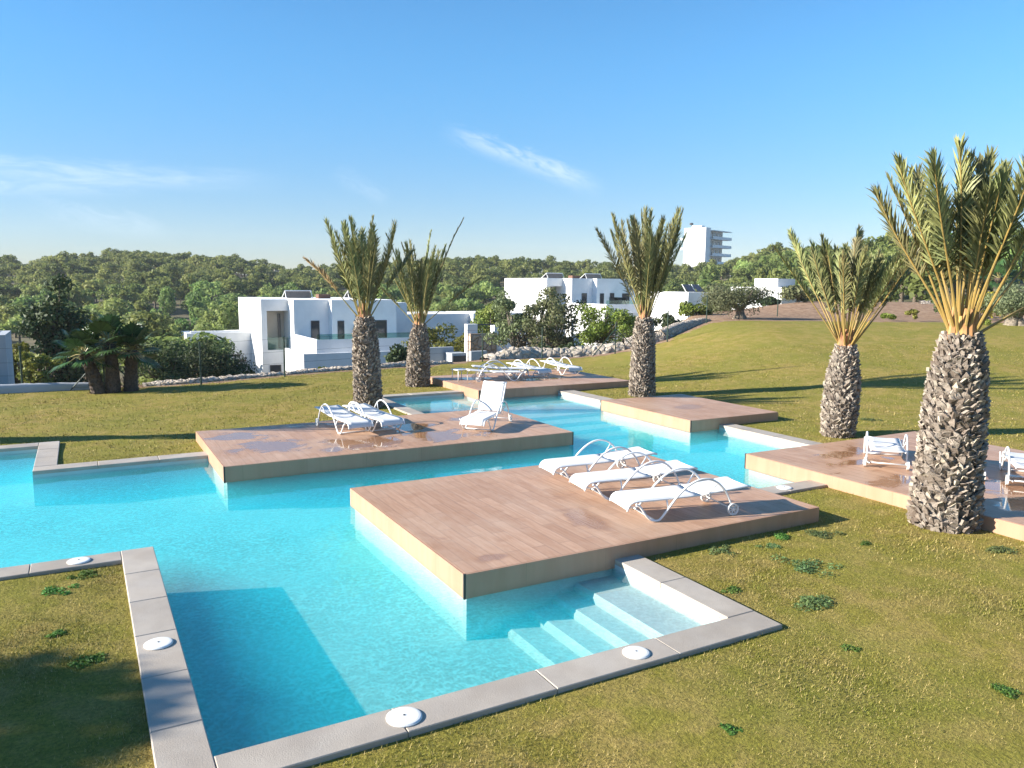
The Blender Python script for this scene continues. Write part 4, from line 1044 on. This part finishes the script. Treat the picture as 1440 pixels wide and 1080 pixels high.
def fan_palm(px, py, Y, h, lean, seed, label, scale=1.0, dead=False, nl=20):
    rg = random.Random(seed); p = sight(px, py, Y); X, Yy = XY(p.x, p.y); z = terrain(X, Yy)
    o = empty('fan_palm', (p.x, p.y, z - 0.03), 0, label=label, cat='palm tree', group='fan palms')
    lx, ly = uv(lean, 0)
    m = MB(); P = [Vector((0, 0, -0.15)), Vector((lx * 0.35, ly * 0.35, h * 0.45)), Vector((lx, ly, h))]
    P = spline(P, 5)
    m.tube(P, [lerp(0.24, 0.17, i / 10) * scale for i in range(11)], 12)
    for k in range(90):
        f = rg.random(); i = min(int(f * 10), 9); c = P[i].lerp(P[i + 1], f * 10 - i); a = rg.uniform(0, 6.28); er = Vector((math.cos(a), math.sin(a), 0)); et = Vector((-math.sin(a), math.cos(a), 0))
        r = lerp(0.24, 0.17, f) * scale; q = c + er * r * 0.9
        m.face([q - et * 0.06, q + et * 0.06, q + er * 0.08 + et * 0.03 + Vector((0, 0, 0.12)), q + er * 0.08 - et * 0.03 + Vector((0, 0, 0.12))])
    m.build('trunk', plain('fan_palm_trunk', (0.05, 0.035, 0.028), (0.11, 0.08, 0.06), 14, 0.9, obj=True), o)
    top = P[-1]
    for k in range(nl):
        az = k * 2.4 + rg.uniform(-.2, .2); el = R(lerp(78, -28, k / (nl - 1)) + rg.uniform(-8, 8))
        dv = Vector((math.cos(az) * math.cos(el), math.sin(az) * math.cos(el), math.sin(el)))
        f = MB(); fan_leaf(f, Vector((0, 0, 0)), dv, rg.uniform(0.45, 0.75) * scale, rg.uniform(0.5, 0.68) * scale, rg)
        isdead = dead and k == nl - 2
        f.build('fan_leaf', ['leaflet_dry' if isdead else 'fan', 'petiole_green'], o, loc=tuple(top), label='dry orange hanging leaf' if isdead else None)
fan_palm(140, 554, 26.2, 1.35, -0.45, 71, 'leaning fan palm, left one of the clump of three', 1.0)
fan_palm(160, 553, 26.4, 1.7, -0.03, 72, 'upright fan palm in the middle of the clump of three with a dry orange leaf', 1.05, True)
fan_palm(184, 552, 26.7, 1.45, 0.12, 73, 'fan palm at the right of the clump of three', 1.0)
fan_palm(1402, 418, 54, 2.1, 0.0, 74, 'small bright fan palm on the bank behind the biggest palm', 1.3, nl=14)

# ------------------------------------------------------------------ buildings
K = 1.4
def villa(loc, label):
    o = empty('white_villa', loc, label=label, cat='villa', group='white flat-roofed villas beyond the fence')
    def bx(m, *a): return m.box(*[x * K for x in a])
    zb = -6.6
    m = MB()
    bx(m, 0, 1.3, zb, 2.05, 9.6, 0); bx(m, 0, 0, zb, 0.42, 1.298, 0); bx(m, 0.421, 0, zb, 2.049, 1.298, -3.93); bx(m, 0.421, 0, -0.88, 2.049, 1.298, 0)
    bx(m, 2.051, -1.84, zb, 4.76, 9.0, 0.0); bx(m, 4.761, -2.63, zb, 10.02, 9.0, 0.002); bx(m, 10.021, 0.6, zb, 12.2, 9.0, -0.3)
    m.build('wall', 'wall', o)
    m = MB(); bx(m, 0.5, 1.25, -3.92, 2.0, 1.297, -0.95); m.build('loggia_back_wall', 'beige', o)
    m = MB()                                                      # parapets of the upper terrace and its floor
    bx(m, 2.052, -8.2, -4.4, 10.9, -8.0, -2.63); bx(m, 2.052, -7.999, -4.4, 2.25, -1.842, -2.63); bx(m, 2.251, -7.999, -4.4, 10.9, -2.64, -3.5)
    m.build('upper_terrace', 'wall', o)
    m = MB(); bx(m, 0.77, -9.7, zb - 1.5, 14.5, -9.5, -3.45); bx(m, 0.77, -9.499, zb - 1.5, 0.97, -4.3, -3.45); bx(m, 0.971, -9.499, zb - 1.5, 14.5, -8.21, -4.5)
    m.build('lower_terrace', 'wall', o)
    m = MB(); bx(m, 5.4, -9.74, -6.4, 7.4, -9.702, -5.1); m.build('garage_panel', 'beige', o)
    def opening(x0, x1, z0, z1, y, nm='window'):
        f = MB(); t = 0.07
        bx(f, x0, y - 0.05, z0, x0 + t, y, z1); bx(f, x1 - t, y - 0.05, z0, x1, y, z1); bx(f, x0 + t, y - 0.05, z1 - t, x1 - t, y, z1)
        fo = f.build(nm, 'frame', o)
        g = MB(); bx(g, x0 + t, y - 0.012, z0, x1 - t, y - 0.002, z1 - t); g.build('pane', 'window', fo)
    opening(3.34, 4.0, -3.2, -1.6, -1.84, 'terrace_door'); opening(5.2, 5.72, -3.2, -1.6, -2.63, 'terrace_door'); opening(6.53, 7.1, -2.1, -1.56, -2.63); opening(8.2, 9.2, -3.2, -1.6, -2.63, 'terrace_door')
    opening(1.5, 1.72, -3.9, -1.15, 1.249, 'loggia_door'); opening(0.55, 1.4, -6.2, -5.1, 0)
    g = MB(); bx(g, 0.44, 0.03, -3.92, 2.03, 0.05, -2.95); g.build('glass_balustrade', 'glass', o)
    g = MB(); bx(g, 2.1, -8.12, -2.629, 10.8, -8.10, -2.25); g.build('glass_balustrade', 'glass', o)
    g = MB(); bx(g, 6.45, -5.6, -3.49, 6.48, -2.64, -2.0); g.build('privacy_screen', 'glass', o)
    for x0, x1 in ((3.0, 5.2), (8.4, 10.6)):
        f = MB()
        for x in (x0, x1): f.tube([(x * K, 4.6 * K, 0), (x * K, 5.0 * K, 0.62 * K), (x * K, 6.2 * K, 0.02)], 0.045, 6)
        f.tube([(x0 * K, 5.0 * K, 0.62 * K), (x1 * K, 5.0 * K, 0.62 * K)], 0.06, 8)
        fo = f.build('solar_collector', 'alu', o)
        g = MB(); g.face([((x0 + .1) * K, 4.66 * K, 0.03), ((x1 - .1) * K, 4.66 * K, 0.03), ((x1 - .1) * K, 5.0 * K, 0.6 * K), ((x0 + .1) * K, 5.0 * K, 0.6 * K)]); g.build('panel_back', 'panelback', fo)
        g = MB(); g.face([((x0 + .1) * K, 5.04 * K, 0.6 * K), ((x1 - .1) * K, 5.04 * K, 0.6 * K), ((x1 - .1) * K, 6.15 * K, 0.05), ((x0 + .1) * K, 6.15 * K, 0.05)]); g.build('panel', 'panel', fo)
    m = MB(); bx(m, 5.3, 3.0, 0.003, 6.3, 3.9, 0.36); m.build('chimney', 'brick', o)
    return o
v1 = villa(tuple(sight(366.5, 421, 84)), 'nearer white villa with glass balconies, behind the two left palms')
index_children()
v2 = copy_tree(v1); v2.location = sight(769, 391, 119); v2['label'] = 'farther white villa behind the thin grey-green trees at the centre'

def box_house(name, loc, parts, label, mat='wall', rz=0.0, cat='house', extra=None, group=None):
    o = empty(name, loc, rz, label=label, cat=cat, group=group)
    for k, b in enumerate(parts):
        m = MB(); m.box(*b); m.build('wall', mat, o)
    if extra: extra(o)
    return o
def low_panels(o):
    for x in (1.0, 2.6):
        g = MB(); g.box(0, 0, 0, 0.12, 3.2, 0.03); q = g.build('solar_panel', 'panel', o, loc=(0, 0, 0))
        f = MB(); f.tube([(x, 1.5, 0), (x, 2.4, 1.0)], 0.05, 6); f.tube([(x + 1.2, 1.5, 0), (x + 1.2, 2.4, 1.0)], 0.05, 6)
        f.build('panel_frame', 'alu', q)
        q.data.clear_geometry(); q.data.from_pydata([(x, 1.0, 0.05), (x + 1.2, 1.0, 0.05), (x + 1.2, 2.4, 1.0), (x, 2.4, 1.0)], [], [(0, 1, 2, 3)]); q.data.update()
def win(o, x0, x1, z0, z1, y):
    f = MB(); f.box(x0, y - 0.06, z0, x1, y - 0.003, z1); fo = f.build('window', 'frame', o)
    g = MB(); g.box(x0 + 0.1, y - 0.07, z0 + 0.1, x1 - 0.1, y - 0.062, z1 - 0.1); g.build('pane', 'window', fo)
# low white houses between the trees
s1 = sight(604, 440, 110)
box_house('white_house', tuple(s1), [(-6, -4, -9, 4.2, 5, 0), (4.3, -5.2, -9, 13, 4, 0.05)], 'low white flat-roofed house between the palm pair and the gate wall',
          extra=lambda o: (win(o, -2, -0.6, -4, -2, -4), win(o, 8, 9.4, -3.6, -2, -5.2), MB().box(6.8, -5.0, 0.052, 9.2, -3.6, 0.5).build('roof_unit', 'frame', o)))
s1 = sight(968, 411, 100)
box_house('white_house', tuple(s1), [(0, 0, -6, 4.5, 7.5, 0)], 'low white house with slanted roof panels below the hilltop tower', extra=lambda o: (low_panels(o), win(o, 1.0, 2.0, -3.6, -2.0, 0)))
s1 = sight(1108, 404, 100)
box_house('white_house', tuple(s1), [(-1.0, 0, -6, 4, 9, 0), (-0.2, 1.5, 0.002, 3.0, 5.5, 1.1)], 'small white house with a raised roof block right of the olive tree', extra=lambda o: win(o, 1.5, 2.4, -3.4, -1.8, 0))
s1 = sight(7, 471, 31)
box_house('white_building', tuple(s1), [(-6, 0, -4, 0, 3.2, -0.12), (-0.3, 0.3, -0.118, 0, 2.9, 0.0), (-6, 0.0, -0.118, 0, 0.298, 0.0), (-6, 2.902, -0.118, 0, 3.2, 0.0)], 'corner of a white building cut off by the left edge of the photo',
          mat='greywall', extra=lambda o: win(o, -1.3, -0.5, -2.4, -0.6, 0))
s1 = sight(262, 469, 86)
box_house('garden_wall_house', tuple(s1), [(0, 0, -5, 7.5, 5, 0), (0.5, 0.5, 0.002, 7.0, 1.0, 0.2)], 'low white annexe left of the nearer villa behind dark shrubs', extra=lambda o: win(o, 3, 4.6, -2.6, -1.2, 0))
# pergola by the villa's left corner
s1 = sight(345, 512, 55)
pg = empty('pergola', tuple(s1), label='brown-beamed pergola on a white pillar left of the nearer villa', cat='pergola')
for k, (z, x) in enumerate(((0.55, -0.3), (0.1, 0.2))):
    m = MB(); m.box(-4.0, k * 0.6, z, x, k * 0.6 + 0.16, z + 0.16); m.build('beam', 'pergola', pg)
m = MB(); m.box(-0.9, 0.1, -5, -0.1, 0.9, 0.05); m.build('pillar', 'wall', pg)
# gate wall with stone cladding
s1 = sight(657, 456, 52); zg = -3.5
gw = empty('gate_wall', tuple(s1), R(-4), label='stone-clad wall between two white pillars below the farther villa', cat='wall')
m = MB(); m.box(0, 0, zg, 0.75, 0.5, 0); m.build('pillar', 'wall', gw)
m = MB(); m.box(1.95, -0.1, zg, 2.25, 0.6, -0.1); m.build('pillar', 'wall', gw)
m = MB(); m.box(0.1, -0.35, zg, 2.0, -0.02, -0.62); m.build('stone_panel', 'cladding', gw)
m = MB(); m.tube([(0.7, 0.3, -0.06), (2.0, 0.3, -0.06)], 0.05, 6); m.build('beam', 'frame', gw)
ig = MB()
for k in range(10): ig.tube([(0.9 + 0.22 * k, -1.0, zg), (0.9 + 0.22 * k, -1.0, -1.75 - 0.05 * (k % 3))], 0.018, 5)
ig.tube([(0.8, -1.0, -2.1), (3.1, -1.0, -2.1)], 0.02, 5)
ig.build('railing', 'frame', gw)
s1 = sight(604, 489, 44)
box_house('garden_wall', tuple(s1), [(0, 0, -3, 1.5, 0.3, 0)], 'grey garden wall just right of the palm pair', mat='greywall', cat='wall')
s1 = sight(642, 497, 43)
o_ = box_house('garden_wall', tuple(s1), [(0.0, 0.6, -3, 0.9, 1.6, -0.05), (0.9, 0, -3, 1.9, 0.3, 0.08)], 'low grey garden wall with a dark opening left of the stone gate wall', mat='greywall', cat='wall')
m = MB(); m.box(0.05, 0.55, -2.0, 0.85, 0.598, -0.2); m.build('opening', 'frame', o_)

# hilltop apartment tower
def tower():
    c0 = sight(993, 319.5, 320); X0, Y0 = XY(c0.x, c0.y)
    a, b = Vector((24.0, 26.0)).normalized(), None
    ang = math.atan2(*reversed(uv(a.x, a.y))); zb = -18
    o = empty('apartment_tower', tuple(c0), ang, label='white apartment tower with balconies on the hilltop at the right', cat='apartment building')
    Lf, Wd = 17.0, 10.0                      # local x runs along the balcony front, y along the sunlit end wall
    m = MB(); m.box(0, 1.5, zb, Lf, Wd, -0.6); m.box(0, 0, zb, 4.0, 1.498, 0.0); m.box(0, 1.5, -0.598, 4.0, Wd, 0.0); m.build('wall', 'wall', o)
    for k in range(5):
        z = -3.4 * k - 0.9
        m = MB(); m.box(4.01, -1.2, z - 0.25, Lf + 3.0, 1.49, z); m.build('floor_slab', 'wall', o)
        if k < 4:
            m = MB(); m.box(4.01, -1.2, z - 3.4, Lf + 3.0, -1.05, z - 2.5); m.build('balustrade', 'wall', o)
            for j in range(4):
                x = 4.6 + j * 3.2; f = MB(); f.box(x, 1.40, z - 3.3, x + 2.3, 1.497, z - 0.9); fo = f.build('window', 'frame', o)
                g = MB(); g.box(x + 0.2, 1.36, z - 3.2, x + 2.1, 1.398, z - 1.0); g.build('pane', 'window', fo)
    for k in range(2):
        z = -3.9 - 4.0 * k; m = MB(); m.box(0.5, Wd + 0.01, z - 0.9, 5, Wd + 2.2, z); m.build('side_balcony', 'wall', o)
    m = MB(); m.box(0.8, 2.5, 0.002, 3.6, 7.0, 0.9); m.build('roof_house', 'wall', o)
    m = MB(); m.lathe([(0.1, 0), (0.1, 1.2), (0.75, 1.3), (0.75, 2.0), (0.2, 2.1)], 10, (0.8, 7.2, 0)); m.build('water_tank', 'frame', o)
tower()
s1 = sight(386, 379, 300)
box_house('white_house', tuple(s1), [(0, 0, -4, 6, 5, 0), (3.2, -2.5, -4, 5.8, -0.01, -0.8)], 'tiny pale house among the pines on the far ridge', mat='beige', extra=lambda o: win(o, 1, 2.4, -2.2, -0.8, 0))

# ------------------------------------------------------------------ fence and rubble walls
fence = empty('wire_fence', (0, 0, 0), label='dark green wire fence with braced posts along the far edge of the lawn', cat='fence')
POSTS = [-60, 25, 142, 279, 398, 500, 590, 678, 762, 865, 938, 992, 1091, 1170]
pp = []
for px in POSTS:
    lo = 20
    for Y in np.arange(20, 60, 0.1):
        X = (px - 720) / 1092 * Y
        if Y >= interp(X, FENCE): break
    u, v = uv(X, Y); z = lawn_z(X, Y); h = 1.55; pp.append(Vector((u, v, z)))
    m = MB(); m.tube([(u, v, z - 0.3), (u, v, z + h)], 0.032, 8); m.tube([(u, v, z + h), (u, v, z + h + 0.02)], 0.042, 8); m.build('post', 'fence', fence)
def brace(i, d):
    p = pp[i]; q = pp[i + d]; e = (q - p).normalized()
    m = MB(); m.tube([p + Vector((0, 0, 1.25)), Vector((p.x + e.x * 1.15, p.y + e.y * 1.15, p.z - 0.05 + e.z))], 0.024, 6); m.build('brace', 'fence', fence)
brace(2, -1); brace(9, -1); brace(9, 1); brace(2, 1)
m = MB()
for hh in (0.1, 0.55, 1.0, 1.5): m.tube([p + Vector((0, 0, hh)) for p in pp], 0.004, 4)
m.build('wire', 'fence', fence)

def rubble(pts, hs, width, back, seed, label, name='rubble_wall', lump=0.10, mat='rubble'):
    """uneven dry-stone bank: pts (px, Y) along its foot, hs heights; back = metres behind the fence line"""
    rg = random.Random(seed); P = []
    for (px, Y) in pts:
        X = (px - 720) / 1092 * Y; P.append((X, Y))
    L = [0]
    for i in range(1, len(P)): L.append(L[-1] + math.hypot(P[i][0] - P[i - 1][0], P[i][1] - P[i - 1][1]))
    n = int(L[-1] / 0.16); V = []; F = []; prof = [(0, -0.5), (0.05, 0.35), (0.15, 0.75), (0.35, 0.98), (0.6, 1.0), (0.85, 0.8), (1.0, -1.5)]
    k = len(prof)
    for i in range(n + 1):
        s = L[-1] * i / n; X, Y = float(np.interp(s, L, [p[0] for p in P])), float(np.interp(s, L, [p[1] for p in P])); h = float(np.interp(s, L, hs))
        j = min(max(np.searchsorted(L, s), 1), len(P) - 1); dx, dy = P[j][0] - P[j - 1][0], P[j][1] - P[j - 1][1]; l = math.hypot(dx, dy); nx, ny = -dy / l, dx / l
        for (a, b) in prof:
            q = a * width + back + rg.uniform(-lump, lump) * 0.6; zz = lawn_z(X, Y) + max(b, -1.5) * h + rg.uniform(-lump, lump) * (0.7 if 0 < b else 0)
            u, v = uv(X + nx * q, Y + ny * q); V.append((u, v, zz))
    for i in range(n):
        for j in range(k - 1): F.append((i * k + j, (i + 1) * k + j, (i + 1) * k + j + 1, i * k + j + 1))
    me = np_mesh(name, V, F, [mat]); link(bpy.data.objects.new(name, me), label=label, cat='stone wall')
rubble([(195, 27.6), (279, 28.4), (330, 29.2), (398, 30.4), (500, 32.4), (520, 32.7), (590, 34.2), (640, 35.2)], [0.10, 0.14, 0.12, 0.10, 0.12, 0.14, 0.2, 0.10], 0.6, 0.25, 1, 'low rough stone wall at the foot of the nearer villa', lump=0.07)
rubble([(690, 37.2), (715, 37.6), (735, 38.0), (762, 38.6), (800, 38.9), (850, 39.2), (880, 39.3)], [0.08, 0.32, 0.55, 0.42, 0.40, 0.42, 0.36], 1.3, 0.2, 2, 'mound of pale boulders behind the fence at the centre', 'boulder_mound', 0.11, 'boulder')
rubble([(880, 39.4), (910, 39.5), (940, 39.8), (970, 42), (1005, 45)], [0.55, 0.5, 0.42, 0.35, 0.12], 0.8, 0.25, 3, 'pale stone wall climbing the bank right of the central palm', lump=0.06)
rubble([(-60, 25.3), (20, 26.0), (75, 26.5), (130, 27)], [0.3, 0.3, 0.28, 0.22], 0.3, 0.3, 4, 'smooth grey concrete kerb wall at the left edge of the lawn', 'low_wall', 0.008, 'greywall')
rubble([(1290, 56), (1318, 56)], [1.0, 1.0], 0.4, 0.0, 5, 'short stone wall on the bank left of the biggest palm', lump=0.04)

# ------------------------------------------------------------------ grass blades and weeds near the viewpoint
DECKR = list(DECK.values())
def grass():
    rg = np.random.default_rng(21); V = []
    def batch(n, Y0, Y1, hgt, wid):
        # uniform over the ground seen between Y0 and Y1 metres in front
        Y = np.sqrt(rg.random(n) * (Y1 ** 2 - Y0 ** 2) + Y0 ** 2); X = (rg.random(n) * 2 - 1) * 0.72 * Y
        u = X * CY + Y * SY; v = -X * SY + Y * CY
        bad = np.zeros(n, bool)
        for (a, b, c, d_) in POOL + COPE: bad |= (u > a - 0.004) & (u < c + 0.004) & (v > b - 0.004) & (v < d_ + 0.004)
        for (a, b, c, d_) in DECKR: bad |= (u > a - 0.01) & (u < c + 0.01) & (v > b - 0.01) & (v < d_ + 0.01)
        u, v, X, Y = u[~bad], v[~bad], X[~bad], Y[~bad]; n = len(u)
        # tufting: keep more blades where a cheap value noise is high
        tuft = np.sin(u * 7.1 + 2 * np.sin(v * 3.3)) * np.sin(v * 6.3 + 2 * np.sin(u * 2.9)) + 0.6 * np.sin(u * 21 + v * 5) * np.sin(v * 19 - u * 4)
        keep = rg.random(n) < 0.68 + 0.24 * tuft; u, v, X, Y = u[keep], v[keep], X[keep], Y[keep]; n = len(u)
        z = np.array([terrain(float(a), float(b)) for a, b in zip(X, Y)]) - 0.004 if Y1 > 21 else np.full(n, 0.07)
        a = rg.random(n) * 6.283; tl = 0.35 + 0.95 * rg.random(n); h = hgt * (0.5 + rg.random(n)); w_ = wid * (0.6 + 0.8 * rg.random(n))
        dx, dy = np.cos(a), np.sin(a); px, py = -dy, dx
        b = np.stack([u, v, z], 1); W = np.stack([px * w_, py * w_, np.zeros(n)], 1)
        tip = b + np.stack([dx * h * np.sin(tl), dy * h * np.sin(tl), h * np.cos(tl)], 1)
        V.append(np.stack([b - W, b + W, tip], 1).reshape(-1, 3))
    batch(380000, 4.0, 10, 0.034, 0.0030); batch(210000, 10, 16, 0.042, 0.0052); batch(150000, 16, 34, 0.045, 0.009)
    VV = np.concatenate(V); me = np_mesh('grass', VV, np.arange(len(VV)).reshape(-1, 3), ['blade'])
    link(bpy.data.objects.new('grass', me), kind='stuff', label='short dry grass blades over the lawn')
grass()
WEEDS = [(1098, 753, .24, 0), (1085, 765, .15, 1), (1015, 773, .2, 1), (1159, 750, .28, 1), (1217, 763, .15, 0), (1403, 772, .26, 1), (1134, 795, .38, 1), (1031, 828, .13, 0), (1150, 847, .36, 1), (1197, 908, .10, 0), (1412, 969, .17, 0), (1027, 1024, .12, 0),
         (72, 830, .20, 0), (120, 806, .17, 0), (80, 889, .11, 0), (125, 924, .15, 0), (1175, 592, .2, 0), (1224, 590, .3, 1)]
for k, (px, py, r, b) in enumerate(WEEDS):
    d = ray(px, py); q = d * ((CZ - 0.1) / -d.z); rg = np.random.default_rng(300 + k)
    cl = [(0, 0, 0.01, r * 0.45)] + [(rg.normal() * r * 0.38, rg.normal() * r * 0.38, 0.012, r * 0.34) for _ in range(8)]
    V, F = leaf_cloud(rg, cl, int(2200 * r + 120), 0.018 if px > 0 else 0.02, 0.9); V[:, 2] = np.abs(V[:, 2]) * 0.55
    spot = ('in the grass left of the pool', 'in the lawn right of the pool')[px > 500]
    obj_from('weed', np_mesh('weed', V, F, ['weed_blue' if b else 'weed']), (q.x, q.y, 0.075), label=('bluish patch of clover ' if b else 'bright green leafy weed ') + spot, cat='weed', group=('bluish clover patches ' if b else 'bright green weeds ') + spot)

# left lawn outside the view: broad tree added for its shade, and a palm
index_children()
X_, Y_ = XY(-16.2, 10.5)
tree('shade_tree', 720 + 1092 * X_ / Y_, 480, Y_, 8.0, 3.4, 'greyleaf', 'bark', 'broad tree out of view, its soft shade on the near-left grass', 'tree', 9000, 0.17, clumps=34, base=0.2, seed=91, z=0.0)
e = copy_tree(P1); e.location = (-5.6, 22.2, 0.06); e['label'] = 'date palm out of view, its trunk shadow crossing the far-left lawn'

HAZE = 0.00018
if HAZE:
    m_, t_, b_ = new_mat('thin_haze'); t_.n.remove(b_)
    pv = t_.new('ShaderNodeVolumePrincipled'); pv.inputs['Color'].default_value = (0.86, 0.92, 1.0, 1); pv.inputs['Density'].default_value = HAZE
    t_.l.new(pv.outputs[0], t_.n['Material Output'].inputs['Volume'])
    hz = MB().box(-900, -300, -33, 1000, 1000, 60); o_ = hz.build('haze', m_, kind='stuff', label='thin bluish air haze'); o_.data.materials.clear(); o_.data.materials.append(m_)
